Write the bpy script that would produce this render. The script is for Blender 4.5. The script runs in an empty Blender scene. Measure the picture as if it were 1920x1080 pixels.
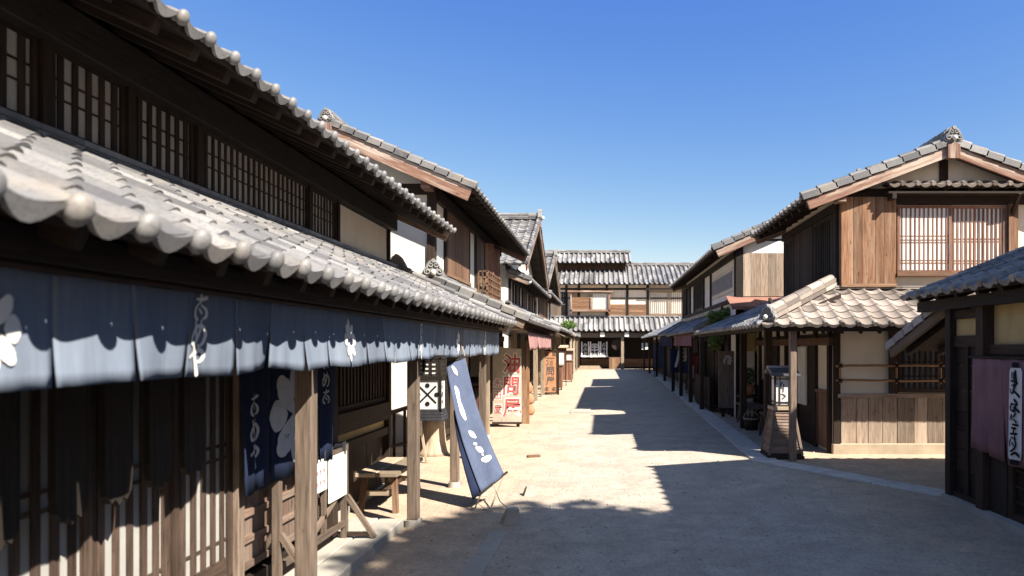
import bpy, bmesh, math, random
import numpy as np
from mathutils import Vector, Matrix
random.seed(11); np.random.seed(11)
SC = bpy.context.scene
COL = SC.collection
V3 = Vector
PI = math.pi

# ------------------------------------------------------------------ camera, sky, sun, exposure
cam_d = bpy.data.cameras.new("camera"); cam = bpy.data.objects.new("camera", cam_d); COL.objects.link(cam)
cam.location = (0, 0, 1.6); cam.rotation_euler = (PI/2, 0, 0)
cam_d.sensor_width = 36; cam_d.lens = 24.0
cam_d.shift_x = -170/1920; cam_d.shift_y = 110/1920
cam_d.clip_end = 2000
cam_d.dof.use_dof = True; cam_d.dof.focus_distance = 10.5; cam_d.dof.aperture_fstop = 2.2
SC.camera = cam

SUN = V3((1, -0.75, 1.21)).normalized()
W = bpy.data.worlds.new("World"); SC.world = W; W.use_nodes = True
nt = W.node_tree; bg = nt.nodes["Background"]
sky = nt.nodes.new("ShaderNodeTexSky"); sky.sky_type = 'NISHITA'; sky.sun_disc = False
sky.sun_elevation = math.asin(SUN.z); sky.sun_rotation = math.atan2(SUN.x, SUN.y)
sky.altitude = 400; sky.air_density = 1.0; sky.dust_density = 0.3; sky.ozone_density = 4.0
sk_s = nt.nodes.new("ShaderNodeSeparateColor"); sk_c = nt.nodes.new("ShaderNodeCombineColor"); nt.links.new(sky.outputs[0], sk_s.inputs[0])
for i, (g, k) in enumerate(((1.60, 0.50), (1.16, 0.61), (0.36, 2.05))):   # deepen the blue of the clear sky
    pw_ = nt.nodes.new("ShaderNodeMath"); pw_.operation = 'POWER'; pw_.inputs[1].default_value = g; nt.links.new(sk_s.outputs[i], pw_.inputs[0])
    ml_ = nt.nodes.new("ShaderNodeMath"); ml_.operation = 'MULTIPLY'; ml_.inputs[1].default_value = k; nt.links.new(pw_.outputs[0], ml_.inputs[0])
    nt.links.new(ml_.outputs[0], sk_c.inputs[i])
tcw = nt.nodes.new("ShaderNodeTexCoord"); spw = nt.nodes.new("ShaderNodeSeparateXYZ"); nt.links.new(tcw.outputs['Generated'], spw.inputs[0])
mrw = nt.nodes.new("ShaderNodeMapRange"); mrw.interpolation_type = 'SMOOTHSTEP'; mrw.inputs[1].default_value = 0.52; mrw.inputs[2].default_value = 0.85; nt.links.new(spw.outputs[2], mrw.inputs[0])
rawg = nt.nodes.new("ShaderNodeMix"); rawg.data_type = 'RGBA'; rawg.blend_type = 'MULTIPLY'; rawg.inputs[0].default_value = 1; nt.links.new(sky.outputs[0], rawg.inputs[6]); rawg.inputs[7].default_value = (1.25, 1.08, 0.92, 1)  # unseen upper sky retinted warmer to set the colour of the shade
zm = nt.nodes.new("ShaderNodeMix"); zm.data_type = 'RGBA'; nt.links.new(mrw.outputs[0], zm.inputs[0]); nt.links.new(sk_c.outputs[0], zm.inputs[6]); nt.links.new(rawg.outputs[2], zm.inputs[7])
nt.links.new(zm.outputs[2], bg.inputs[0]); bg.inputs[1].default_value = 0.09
sl = bpy.data.lights.new("sun", 'SUN'); sl.energy = 5.0; sl.angle = math.radians(0.5); sl.color = (1.0, 0.93, 0.82)
so = bpy.data.objects.new("sun", sl); COL.objects.link(so); so.location = (20, -15, 30)
so.rotation_euler = (-SUN).to_track_quat('-Z', 'Y').to_euler()
SC.view_settings.view_transform = 'Standard'; SC.view_settings.look = 'None'
SC.view_settings.exposure = 1.4; SC.view_settings.gamma = 1.0
SC.cycles.max_bounces = 6; SC.cycles.diffuse_bounces = 1; SC.cycles.glossy_bounces = 2

# ------------------------------------------------------------------ materials
def new_mat(name):
    m = bpy.data.materials.new(name); m.use_nodes = True
    n = m.node_tree.nodes; b = n["Principled BSDF"]
    return m, n, m.node_tree.links, b

def mixcol(n, l, fac, a, b, mode='MIX'):
    x = n.new("ShaderNodeMix"); x.data_type = 'RGBA'; x.blend_type = mode
    for sock, val in ((x.inputs[0], fac), (x.inputs[6], a), (x.inputs[7], b)):
        if isinstance(val, (int, float)): sock.default_value = val
        elif isinstance(val, tuple): sock.default_value = (*val, 1) if len(val) == 3 else val
        else: l.new(val, sock)
    return x.outputs[2]

def ramp(n, l, src, stops):
    r = n.new("ShaderNodeValToRGB"); e = r.color_ramp.elements
    while len(e) < len(stops): e.new(0.5)
    for k, (p, c) in zip(e, stops):
        k.position = p; k.color = (*c, 1) if isinstance(c, tuple) else (c, c, c, 1)
    l.new(src, r.inputs[0]); return r.outputs[0]

def noise(n, l, vec, scale, detail=4, rough=0.55):
    t = n.new("ShaderNodeTexNoise"); t.inputs['Scale'].default_value = scale
    t.inputs['Detail'].default_value = detail; t.inputs['Roughness'].default_value = rough
    if vec is not None: l.new(vec, t.inputs['Vector'])
    return t.outputs['Fac']

def bump(n, l, b, h, strength=0.3, dist=0.01):
    x = n.new("ShaderNodeBump"); x.inputs['Strength'].default_value = strength; x.inputs['Distance'].default_value = dist
    l.new(h, x.inputs['Height']); l.new(x.outputs[0], b.inputs['Normal'])

def wood(name, c0, c1, rough=0.75, wear=None, wear_amt=0.5, gloss=0.25):
    """grain runs along U of the box's own uv map; 'tint' shifts each board."""
    m, n, l, b = new_mat(name)
    uv = n.new("ShaderNodeUVMap"); at = n.new("ShaderNodeAttribute"); at.attribute_name = 'tint'
    mp = n.new("ShaderNodeMapping"); mp.inputs['Scale'].default_value = (1.6, 26, 1); l.new(uv.outputs[0], mp.inputs[0])
    sc = n.new("ShaderNodeVectorMath"); sc.operation = 'SCALE'; sc.inputs[0].default_value = (37, 91, 0); l.new(at.outputs['Fac'], sc.inputs[3])
    l.new(sc.outputs[0], mp.inputs['Location'])
    g = noise(n, l, mp.outputs[0], 2.0, 6, 0.62)
    col = ramp(n, l, g, [(0.32, c0), (0.68, c1)])
    if wear:
        oc = n.new("ShaderNodeTexCoord")
        w2 = noise(n, l, mp.outputs[0], 0.35, 5, 0.7)
        col = mixcol(n, l, ramp(n, l, w2, [(0.47, 0.0), (0.6, wear_amt)]), col, wear)
    tv = n.new("ShaderNodeMapRange"); tv.inputs[3].default_value = 0.62; tv.inputs[4].default_value = 1.3; l.new(at.outputs['Fac'], tv.inputs[0])
    kn = n.new("ShaderNodeMapping"); kn.inputs['Scale'].default_value = (3.0, 9.0, 1); l.new(uv.outputs[0], kn.inputs[0]); l.new(sc.outputs[0], kn.inputs['Location'])
    kf = noise(n, l, kn.outputs[0], 2.2, 3, 0.5)
    col = mixcol(n, l, ramp(n, l, kf, [(0.27, 0.75), (0.36, 0.0)]), col, tuple(x*0.45 for x in c0))
    hv = n.new("ShaderNodeHueSaturation"); l.new(tv.outputs[0], hv.inputs['Value']); l.new(col, hv.inputs['Color'])
    l.new(hv.outputs[0], b.inputs['Base Color']); b.inputs['Roughness'].default_value = rough
    b.inputs['Specular IOR Level'].default_value = gloss
    bump(n, l, b, g, 0.45, 0.006)
    return m

def stuccoed(name, c, var=0.12, scale=3.0, rough=0.9, stain=None, bscale=60, bst=0.15):
    m, n, l, b = new_mat(name)
    tc = n.new("ShaderNodeTexCoord")
    a = noise(n, l, tc.outputs['Object'], scale, 6, 0.6)
    d = tuple(x*(1-var*2) for x in c); e = tuple(min(1, x*(1+var)) for x in c)
    col = ramp(n, l, a, [(0.3, d), (0.7, e)])
    if stain:
        mp = n.new("ShaderNodeMapping"); mp.inputs['Scale'].default_value = (1, 1, 0.25); l.new(tc.outputs['Object'], mp.inputs[0])
        s = noise(n, l, mp.outputs[0], 1.7, 7, 0.72)
        col = mixcol(n, l, ramp(n, l, s, [(0.5, 0.0), (0.72, 0.6)]), col, stain)
    l.new(col, b.inputs['Base Color']); b.inputs['Roughness'].default_value = rough
    b.inputs['Specular IOR Level'].default_value = 0.2
    bump(n, l, b, noise(n, l, tc.outputs['Object'], bscale, 4), bst, 0.004)
    return m

def tilemat(name, c, c2, rough=0.5):
    m, n, l, b = new_mat(name)
    tc = n.new("ShaderNodeTexCoord"); at = n.new("ShaderNodeAttribute"); at.attribute_name = 'tint'
    col = ramp(n, l, at.outputs['Fac'], [(0.0, tuple(x*0.55 for x in c)), (0.35, c), (0.8, c2), (1.0, tuple(min(1, x*1.25) for x in c2))])
    a = noise(n, l, tc.outputs['Object'], 9, 7, 0.7)
    col = mixcol(n, l, ramp(n, l, a, [(0.35, 0.35), (0.6, 0.0)]), col, tuple(x*0.62 for x in c))
    a2 = noise(n, l, tc.outputs['Object'], 2.2, 5, 0.65)
    col = mixcol(n, l, ramp(n, l, a2, [(0.52, 0.0), (0.66, 0.5)]), col, (0.30, 0.255, 0.205))
    sp_ = noise(n, l, tc.outputs['Object'], 70, 5, 0.75)
    col = mixcol(n, l, ramp(n, l, sp_, [(0.36, 0.5), (0.5, 0.0)]), col, tuple(x*0.5 for x in c))
    l.new(col, b.inputs['Base Color'])
    l.new(ramp(n, l, a, [(0.3, rough+0.2), (0.7, rough-0.08)]), b.inputs['Roughness'])
    bump(n, l, b, a, 0.2, 0.004)
    return m

def clothmat(name, c, var=0.18, fade=None, transl=0.0):
    m, n, l, b = new_mat(name)
    tc = n.new("ShaderNodeTexCoord")
    mp = n.new("ShaderNodeMapping"); mp.inputs['Scale'].default_value = (1, 1, 0.5); l.new(tc.outputs['Object'], mp.inputs[0])
    a = noise(n, l, mp.outputs[0], 5, 6, 0.65)
    col = ramp(n, l, a, [(0.3, tuple(x*(1-var) for x in c)), (0.7, tuple(x*(1+var) for x in c))])
    if fade: col = mixcol(n, l, ramp(n, l, noise(n, l, tc.outputs['Object'], 2, 4), [(0.4, 0.0), (0.7, 0.6)]), col, fade)
    at = n.new("ShaderNodeAttribute"); at.attribute_name = 'tint'
    tv = n.new("ShaderNodeMapRange"); tv.inputs[3].default_value = 0.80; tv.inputs[4].default_value = 1.16; l.new(at.outputs['Fac'], tv.inputs[0])
    st_ = n.new("ShaderNodeMapping"); st_.inputs['Scale'].default_value = (9, 9, 0.6); l.new(tc.outputs['Object'], st_.inputs[0])
    col = mixcol(n, l, ramp(n, l, noise(n, l, st_.outputs[0], 4, 5, 0.7), [(0.38, 0.28), (0.6, 0.0)]), col, tuple(x*.55 for x in c))
    hv = n.new("ShaderNodeHueSaturation"); l.new(tv.outputs[0], hv.inputs['Value']); l.new(col, hv.inputs['Color'])
    l.new(hv.outputs[0], b.inputs['Base Color']); b.inputs['Roughness'].default_value = 0.95
    b.inputs['Specular IOR Level'].default_value = 0.1
    w = n.new("ShaderNodeMapping"); w.inputs['Scale'].default_value = (1, 1, 1); l.new(tc.outputs['Object'], w.inputs[0])
    bump(n, l, b, noise(n, l, w.outputs[0], 160, 2), 0.15, 0.002)
    return m

M = {}
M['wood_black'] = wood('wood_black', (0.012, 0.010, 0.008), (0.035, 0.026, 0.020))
M['wood_dark'] = wood('wood_dark', (0.015, 0.010, 0.0075), (0.050, 0.031, 0.022))
M['wood_brown'] = wood('wood_brown', (0.075, 0.038, 0.022), (0.20, 0.105, 0.06), wear=(0.20, 0.15, 0.11), wear_amt=0.5)
M['wood_door'] = wood('wood_door', (0.032, 0.021, 0.015), (0.105, 0.070, 0.052))
M['wood_lattice'] = wood('wood_lattice', (0.10, 0.062, 0.045), (0.24, 0.16, 0.12), wear=(0.26, 0.21, 0.17), wear_amt=.5)
M['wood_red'] = wood('wood_red', (0.12, 0.050, 0.030), (0.27, 0.125, 0.075), wear=(0.30, 0.22, 0.17), wear_amt=0.45)
M['wood_grey'] = wood('wood_grey', (0.095, 0.069, 0.052), (0.225, 0.168, 0.127))
M['wood_pale'] = wood('wood_pale', (0.22, 0.165, 0.115), (0.42, 0.33, 0.24))
M['wood_bleached'] = wood('wood_bleached', (0.34, 0.28, 0.22), (0.52, 0.45, 0.37))
M['wood_plank'] = wood('wood_plank', (0.10, 0.045, 0.022), (0.30, 0.155, 0.085), wear=(0.34, 0.25, 0.17), wear_amt=0.45)
M['wood_lower'] = wood('wood_lower', (0.15, 0.108, 0.08), (0.37, 0.275, 0.20), wear=(0.40, 0.33, 0.26), wear_amt=0.5)
M['bargeboard'] = wood('bargeboard', (0.13, 0.062, 0.042), (0.27, 0.155, 0.11), wear=(0.46, 0.39, 0.32), wear_amt=0.75)
M['bamboo'] = wood('bamboo', (0.20, 0.10, 0.04), (0.36, 0.20, 0.09), rough=0.4, gloss=0.4)
M['plaster'] = stuccoed('plaster', (0.70, 0.63, 0.52), 0.06, 2.0, stain=(0.52, 0.44, 0.34))
M['white_plaster'] = stuccoed('white_plaster', (0.80, 0.76, 0.68), 0.05, 2.0, stain=(0.66, 0.60, 0.51))
M['ochre'] = stuccoed('ochre_plaster', (0.50, 0.37, 0.17), 0.1, 3.0, stain=(0.30, 0.22, 0.11))
M['grey_panel'] = stuccoed('grey_panel', (0.30, 0.29, 0.29), 0.08, 5.0)
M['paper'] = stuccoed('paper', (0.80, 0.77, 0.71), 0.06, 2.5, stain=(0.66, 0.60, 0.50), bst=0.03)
M['shaded_paper'] = stuccoed('shaded_paper', (0.37, 0.355, 0.33), 0.08, 4.0, bst=0.03)  # pane paper with the shade under the long shop's eaves put into its colour
M['kerbstone'] = stuccoed('kerbstone', (0.56, 0.52, 0.475), 0.12, 6.0, stain=(0.36, 0.32, 0.28), bscale=90, bst=0.35)
M['tile'] = tilemat('tile', (0.15, 0.146, 0.149), (0.235, 0.227, 0.222))
M['tile_far'] = tilemat('tile_far', (0.17, 0.166, 0.172), (0.29, 0.285, 0.285), 0.5)
M['tile_warm'] = tilemat('tile_warm', (0.20, 0.165, 0.14), (0.36, 0.30, 0.26), 0.6)
M['tile_slate'] = tilemat('tile_slate', (0.15, 0.155, 0.168), (0.27, 0.275, 0.295), 0.42)
M['orn'] = stuccoed('ornament_tile', (0.24, 0.235, 0.23), 0.2, 9.0, 0.55)
M['stone'] = stuccoed('stone', (0.38, 0.35, 0.31), 0.12, 6.0, bscale=90, bst=0.35)
M['slab'] = stuccoed('slab_concrete', (0.40, 0.37, 0.32), 0.1, 2.5, stain=(0.27, 0.24, 0.20), bscale=120, bst=0.3)
M['indigo_faded'] = clothmat('indigo_faded', (0.165, 0.195, 0.25), 0.12, (0.21, 0.24, 0.29))
M['indigo'] = clothmat('indigo', (0.020, 0.028, 0.060), 0.2)
M['navy'] = clothmat('navy', (0.085, 0.105, 0.165), 0.12)
M['purple'] = clothmat('purple', (0.27, 0.15, 0.16), 0.2)
M['mauve'] = clothmat('mauve', (0.35, 0.20, 0.19), 0.12)
M['redcloth'] = clothmat('redcloth', (0.35, 0.05, 0.05), 0.2)
M['black_cloth'] = clothmat('black_cloth', (0.012, 0.012, 0.016), 0.2)
M['white_cloth'] = clothmat('white_cloth', (0.72, 0.70, 0.66), 0.05)
M['white_paint'] = stuccoed('white_paint', (0.80, 0.77, 0.72), 0.04, 14)
M['soft_paint'] = stuccoed('soft_paint', (0.55, 0.55, 0.55), 0.06, 14)
M['red_paint'] = stuccoed('red_paint', (0.50, 0.11, 0.10), 0.15, 14)
M['ink'] = stuccoed('ink', (0.015, 0.014, 0.014), 0.2, 10)
M['grey_ink'] = stuccoed('grey_ink', (0.12, 0.10, 0.09), 0.2, 10)
M['copper_board'] = stuccoed('copper_board', (0.27, 0.135, 0.10), 0.15, 3)
M['lacquer'] = wood('lacquer', (0.035, 0.012, 0.010), (0.10, 0.032, 0.024), rough=0.35, gloss=0.5)
M['iron'] = stuccoed('iron', (0.05, 0.05, 0.055), 0.2, 20, 0.5)
M['orange_board'] = wood('orange_board', (0.36, 0.17, 0.085), (0.52, 0.27, 0.15))
M['terracotta'] = stuccoed('terracotta', (0.42, 0.20, 0.11), 0.15, 12)
M['rope'] = stuccoed('rope', (0.34, 0.28, 0.2), 0.15, 60)
M['footing'] = stuccoed('footing', (0.40, 0.32, 0.23), 0.1, 4, bscale=40, bst=0.4)

def ground_mat():
    m, n, l, b = new_mat('packed_sand')
    g = n.new("ShaderNodeNewGeometry"); sp = n.new("ShaderNodeSeparateXYZ"); l.new(g.outputs['Position'], sp.inputs[0])
    big = noise(n, l, g.outputs['Position'], 0.55, 6, 0.62)
    fine = noise(n, l, g.outputs['Position'], 34, 8, 0.82)
    mid = noise(n, l, g.outputs['Position'], 5.5, 6, 0.72)
    sand = ramp(n, l, mid, [(0.28, (0.45, 0.325, 0.215)), (0.72, (0.60, 0.455, 0.33))])
    grey = ramp(n, l, mid, [(0.28, (0.40, 0.34, 0.28)), (0.72, (0.53, 0.46, 0.385))])
    # the trodden street is greyer than the sand along the house fronts: a band between X = -1 and X = 2.4
    def math_(op, a, b_):
        x = n.new("ShaderNodeMath"); x.operation = op
        for s, v in ((x.inputs[0], a), (x.inputs[1], b_)):
            if isinstance(v, (int, float)): s.default_value = v
            else: l.new(v, s)
        return x.outputs[0]
    off = math_('MULTIPLY', math_('SUBTRACT', big, 0.5), 3.0)
    xx = math_('ADD', math_('ADD', sp.outputs[0], -0.75), off)
    d = math_('ABSOLUTE', xx, 0)
    band = n.new("ShaderNodeMapRange"); band.interpolation_type = 'SMOOTHSTEP'
    band.inputs[1].default_value = 1.0; band.inputs[2].default_value = 2.5; band.inputs[3].default_value = 1; band.inputs[4].default_value = 0
    l.new(d, band.inputs[0])
    col = mixcol(n, l, band.outputs[0], sand, grey)
    blot = noise(n, l, g.outputs['Position'], 1.7, 7, 0.7)
    col = mixcol(n, l, ramp(n, l, blot, [(0.42, 0.0), (0.66, 0.6)]), col, (0.27, 0.23, 0.19))
    pat = noise(n, l, g.outputs['Position'], 7.5, 7, 0.8)
    col = mixcol(n, l, ramp(n, l, pat, [(0.36, 0.5), (0.48, 0.0)]), col, (0.24, 0.20, 0.16))
    col = mixcol(n, l, ramp(n, l, fine, [(0.36, 0.6), (0.50, 0.0)]), col, (0.19, 0.16, 0.13))
    col = mixcol(n, l, ramp(n, l, fine, [(0.53, 0.0), (0.66, 0.65)]), col, (0.62, 0.55, 0.46))
    l.new(col, b.inputs['Base Color']); b.inputs['Roughness'].default_value = 0.95; b.inputs['Specular IOR Level'].default_value = 0.15
    h = math_('ADD', math_('MULTIPLY', fine, 0.35), mid)
    bump(n, l, b, h, 0.8, 0.03)
    return m
M['ground'] = ground_mat()

def leafmat(name, c0, c1):
    m, n, l, b = new_mat(name)
    at = n.new("ShaderNodeAttribute"); at.attribute_name = 'tint'
    l.new(ramp(n, l, at.outputs['Fac'], [(0.1, c0), (0.9, c1)]), b.inputs['Base Color']); b.inputs['Roughness'].default_value = 0.6
    return m
M['leaf'] = leafmat('leaf', (0.025, 0.05, 0.015), (0.085, 0.14, 0.035))
M['leaf_light'] = leafmat('leaf_light', (0.06, 0.11, 0.025), (0.20, 0.30, 0.06))

# ------------------------------------------------------------------ mesh builder
OFF = {}
KS = 1.0            # size of the house being built: scales a house's own parts about the eye point of its survey
EYE = np.array((0.0, 0.0, 1.6))
class MB:
    def __init__(s): s.v = []; s.f = []; s.uv = []; s.t = []; s.sm = []
    def face(s, pts, uvs=None, tint=0.5, smooth=False):
        k = len(s.v); s.v += [tuple(p) for p in pts]; s.f.append(list(range(k, k+len(pts))))
        s.uv += uvs if uvs else [(0, 0)]*len(pts); s.t.append(tint); s.sm.append(smooth)
    def obox(s, o, a, b, c, tint=None):
        o, a, b, c = V3(o), V3(a), V3(b), V3(c)
        if a.cross(b).dot(c) < 0: a, b = b, a
        t = random.random() if tint is None else tint
        L = [a.length, b.length, c.length]
        order = sorted(range(3), key=lambda i: -L[i])
        k = len(s.v)
        s.v += [tuple(p) for p in (o, o+a, o+a+b, o+b, o+c, o+a+c, o+a+b+c, o+b+c)]
        co = [(0,0,0),(L[0],0,0),(L[0],L[1],0),(0,L[1],0),(0,0,L[2]),(L[0],0,L[2]),(L[0],L[1],L[2]),(0,L[1],L[2])]
        for fc, ax in (((0,3,2,1),(0,1)),((4,5,6,7),(0,1)),((0,1,5,4),(0,2)),((2,3,7,6),(0,2)),((1,2,6,5),(1,2)),((3,0,4,7),(1,2))):
            s.f.append([k+i for i in fc])
            u, w = ax if order.index(ax[0]) < order.index(ax[1]) else (ax[1], ax[0])
            s.uv += [(co[i][u], co[i][w]) for i in fc]
            s.t.append(t); s.sm.append(False)
    def box(s, x0, x1, y0, y1, z0, z1, tint=None):
        s.obox((x0, y0, z0), (x1-x0, 0, 0), (0, y1-y0, 0), (0, 0, z1-z0), tint)
    def bar(s, p0, p1, w, h, up=(0, 0, 1), tint=None):
        p0, p1 = V3(p0), V3(p1); d = p1-p0; up = V3(up)
        r = d.cross(up)
        if r.length < 1e-5: r = d.cross(V3((1, 0, 0)))
        r.normalize(); u = r.cross(d).normalized()
        s.obox(p0-r*w/2-u*h/2, d, r*w, u*h, tint)
    def cyl(s, p0, p1, r0, r1=None, n=12, tint=None, caps=True):
        r1 = r0 if r1 is None else r1; p0, p1 = V3(p0), V3(p1); d = (p1-p0)
        L = d.length; d = d.normalized(); a = d.orthogonal().normalized(); b = d.cross(a)
        t = random.random() if tint is None else tint
        c = [(math.cos(2*PI*i/n), math.sin(2*PI*i/n)) for i in range(n+1)]
        k = len(s.v)
        for P, r in ((p0, r0), (p1, r1)):
            s.v += [tuple(P+(a*c[i][0]+b*c[i][1])*r) for i in range(n)]
        for i in range(n):
            j = (i+1) % n
            s.f.append([k+i, k+j, k+n+j, k+n+i]); s.t.append(t); s.sm.append(True)
            u0, u1 = 2*PI*r0*i/n, 2*PI*r0*(i+1)/n
            s.uv += [(0, u0), (0, u1), (L, u1), (L, u0)]
        if caps:
            s.face([p0+(a*c[i][0]+b*c[i][1])*r0 for i in range(n)][::-1], None, t)
            s.face([p1+(a*c[i][0]+b*c[i][1])*r1 for i in range(n)], None, t)
    def tube(s, pts, r, n=8, tint=0.5):
        pts = [V3(p) for p in pts]
        rr = r if isinstance(r, (list, tuple)) else [r]*len(pts)
        k = len(s.v); ref = None
        for i, p in enumerate(pts):
            d = (pts[min(i+1, len(pts)-1)]-pts[max(i-1, 0)]).normalized()
            a = d.orthogonal().normalized() if ref is None else (ref-d*ref.dot(d)).normalized()
            ref = a; b = d.cross(a)
            s.v += [tuple(p+(a*math.cos(2*PI*j/n)+b*math.sin(2*PI*j/n))*rr[i]) for j in range(n)]
        for i in range(len(pts)-1):
            for j in range(n):
                q = (j+1) % n
                s.f.append([k+i*n+j, k+i*n+q, k+(i+1)*n+q, k+(i+1)*n+j]); s.t.append(tint); s.sm.append(True)
                s.uv += [(i*.1, j*.05), (i*.1, j*.05+.05), (i*.1+.1, j*.05+.05), (i*.1+.1, j*.05)]
        for e, sgn in ((0, -1), (len(pts)-1, 1)):
            ring = [s.v[k+e*n+j] for j in range(n)]
            s.face(ring if sgn > 0 else ring[::-1], None, tint)
    def sphere(s, c, rx, ry=None, rz=None, nu=12, nv=8, tint=0.5):
        ry = rx if ry is None else ry; rz = rx if rz is None else rz
        k = len(s.v)
        for i in range(nv+1):
            th = PI*i/nv
            for j in range(nu):
                ph = 2*PI*j/nu
                s.v.append((c[0]+rx*math.sin(th)*math.cos(ph), c[1]+ry*math.sin(th)*math.sin(ph), c[2]+rz*math.cos(th)))
        for i in range(nv):
            for j in range(nu):
                q = (j+1) % nu
                s.f.append([k+i*nu+j, k+(i+1)*nu+j, k+(i+1)*nu+q, k+i*nu+q]); s.t.append(tint); s.sm.append(True); s.uv += [(0, 0)]*4
    def prism(s, pts, o, u, v, nrm, th, tint=0.5):
        """polygon pts (a,b) counter-clockwise seen along -nrm, extruded th along nrm"""
        o, u, v, nrm = V3(o), V3(u), V3(v), V3(nrm)
        back = [o+u*a+v*b for a, b in pts]; front = [p+nrm*th for p in back]
        s.face(front, [(b, a) for a, b in pts], tint); s.face(back[::-1], [(b, a) for a, b in pts[::-1]], tint)
        n = len(pts)
        for i in range(n):
            j = (i+1) % n
            s.face([back[i], back[j], front[j], front[i]], [(0, 0), (.1, 0), (.1, th), (0, th)], tint)
    def lathe(s, prof, c, n=20, tint=0.5):
        k = len(s.v)
        for r, z in prof:
            s.v += [(c[0]+r*math.cos(2*PI*j/n), c[1]+r*math.sin(2*PI*j/n), c[2]+z) for j in range(n)]
        for i in range(len(prof)-1):
            for j in range(n):
                q = (j+1) % n
                s.f.append([k+i*n+j, k+i*n+q, k+(i+1)*n+q, k+(i+1)*n+j]); s.t.append(tint); s.sm.append(True)
                s.uv += [(prof[i][1], j*.05), (prof[i][1], j*.05+.05), (prof[i+1][1], j*.05+.05), (prof[i+1][1], j*.05)]
    def grid(s, fn, nu, nv, tint=0.5, flip=False):
        k = len(s.v)
        for j in range(nv+1):
            for i in range(nu+1): s.v.append(tuple(fn(i/nu, j/nv)))
        for j in range(nv):
            for i in range(nu):
                a = k+j*(nu+1)+i; q = [a, a+1, a+nu+2, a+nu+1]
                s.f.append(q[::-1] if flip else q); s.t.append(tint); s.sm.append(True)
                s.uv += [(i/nu, j/nv)]*4
    def xform(s, mat):
        s.v = [tuple(mat @ V3(p)) for p in s.v]; return s
    def build(s, name, mat, parent=None, bevel=0, solid=0):
        off = OFF.get(parent.name, V3((0, 0, 0))) if parent else OFF.get('_next', V3((0, 0, 0)))
        me = bpy.data.meshes.new(name)
        vs = np.array(s.v, dtype=float).reshape(-1, 3)
        if KS != 1.0: vs = EYE+(vs-EYE)*KS
        vs = vs-np.array(off)
        me.from_pydata(vs.tolist(), [], s.f)
        uvl = me.uv_layers.new(name="UVMap"); uvl.data.foreach_set('uv', np.array(s.uv, dtype=np.float32).ravel())
        at = me.attributes.new('tint', 'FLOAT', 'FACE'); at.data.foreach_set('value', np.array(s.t, dtype=np.float32))
        me.polygons.foreach_set('use_smooth', s.sm)
        me.materials.append(M[mat] if isinstance(mat, str) else mat); me.update()
        o = bpy.data.objects.new(name, me); COL.objects.link(o)
        if parent: o.parent = parent; OFF[o.name] = off
        else: o.location = off; OFF[o.name] = off
        if bevel:
            b = o.modifiers.new('edge', 'BEVEL'); b.width = bevel; b.segments = 1; b.limit_method = 'ANGLE'
        if solid:
            b = o.modifiers.new('thick', 'SOLIDIFY'); b.thickness = solid; b.offset = 0
        return o

def tag(o, label=None, cat=None, group=None, kind=None):
    if label: o['label'] = label
    if cat: o['category'] = cat
    if group: o['group'] = group
    if kind: o['kind'] = kind
    return o
def thing(name, label, cat, loc, group=None, rotz=0, local=False):
    """an Empty at the thing's base; parts are given in scene coordinates (local=False) or in its own frame"""
    o = bpy.data.objects.new(name, None); COL.objects.link(o); o.location = loc; o.rotation_euler = (0, 0, rotz)
    o.empty_display_size = 0.2
    OFF[o.name] = V3((0, 0, 0)) if local else V3(loc)
    return tag(o, label, cat, group)
def single(mb, name, mat, label, cat, base, group=None, bevel=0, solid=0, kind=None):
    """a thing that is one mesh, its origin at base"""
    OFF['_next'] = V3(base); o = mb.build(name, mat, None, bevel, solid); OFF['_next'] = V3((0, 0, 0))
    return tag(o, label, cat, group, kind)
def copy_tree(o, loc=None, rotz=None, label=None, parent=None):
    c = o.copy(); COL.objects.link(c); c.parent = parent
    OFF[c.name] = OFF.get(o.name, V3((0, 0, 0)))
    for ch in list(o.children): copy_tree(ch, parent=c)
    if loc is not None: c.location = loc
    if rotz is not None: c.rotation_euler = (0, 0, rotz)
    if label: c['label'] = label
    return c

class Face:
    """a wall plane: O corner, U along it, V up; depth d grows outward"""
    def __init__(s, O, U, V=(0, 0, 1)):
        s.O, s.U, s.V = V3(O), V3(U).normalized(), V3(V).normalized(); s.N = s.U.cross(s.V)
    def p(s, a, b, d=0): return s.O+s.U*a+s.V*b+s.N*d
    def box(s, mb, a0, a1, b0, b1, d0, d1, tint=None):
        mb.obox(s.p(a0, b0, d0), s.U*(a1-a0), s.V*(b1-b0), s.N*(d1-d0), tint)

def planks(mb, fc, a0, a1, b0, b1, w=0.18, d0=0.0, d1=0.022, gap=0.006, horiz=False):
    x0, x1 = (b0, b1) if horiz else (a0, a1)
    n = max(1, round((x1-x0)/w)); w = (x1-x0)/n; cuts = [x0]
    for i in range(1, n): cuts.append(x0+i*w+random.uniform(-.12, .12)*w)
    cuts.append(x1)
    for i in range(n):
        e = random.uniform(-.003, .004)
        if horiz: fc.box(mb, a0, a1, cuts[i]+gap/2, cuts[i+1]-gap/2, d0, d1+e)
        else: fc.box(mb, cuts[i]+gap/2, cuts[i+1]-gap/2, b0, b1, d0, d1+e)

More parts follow.
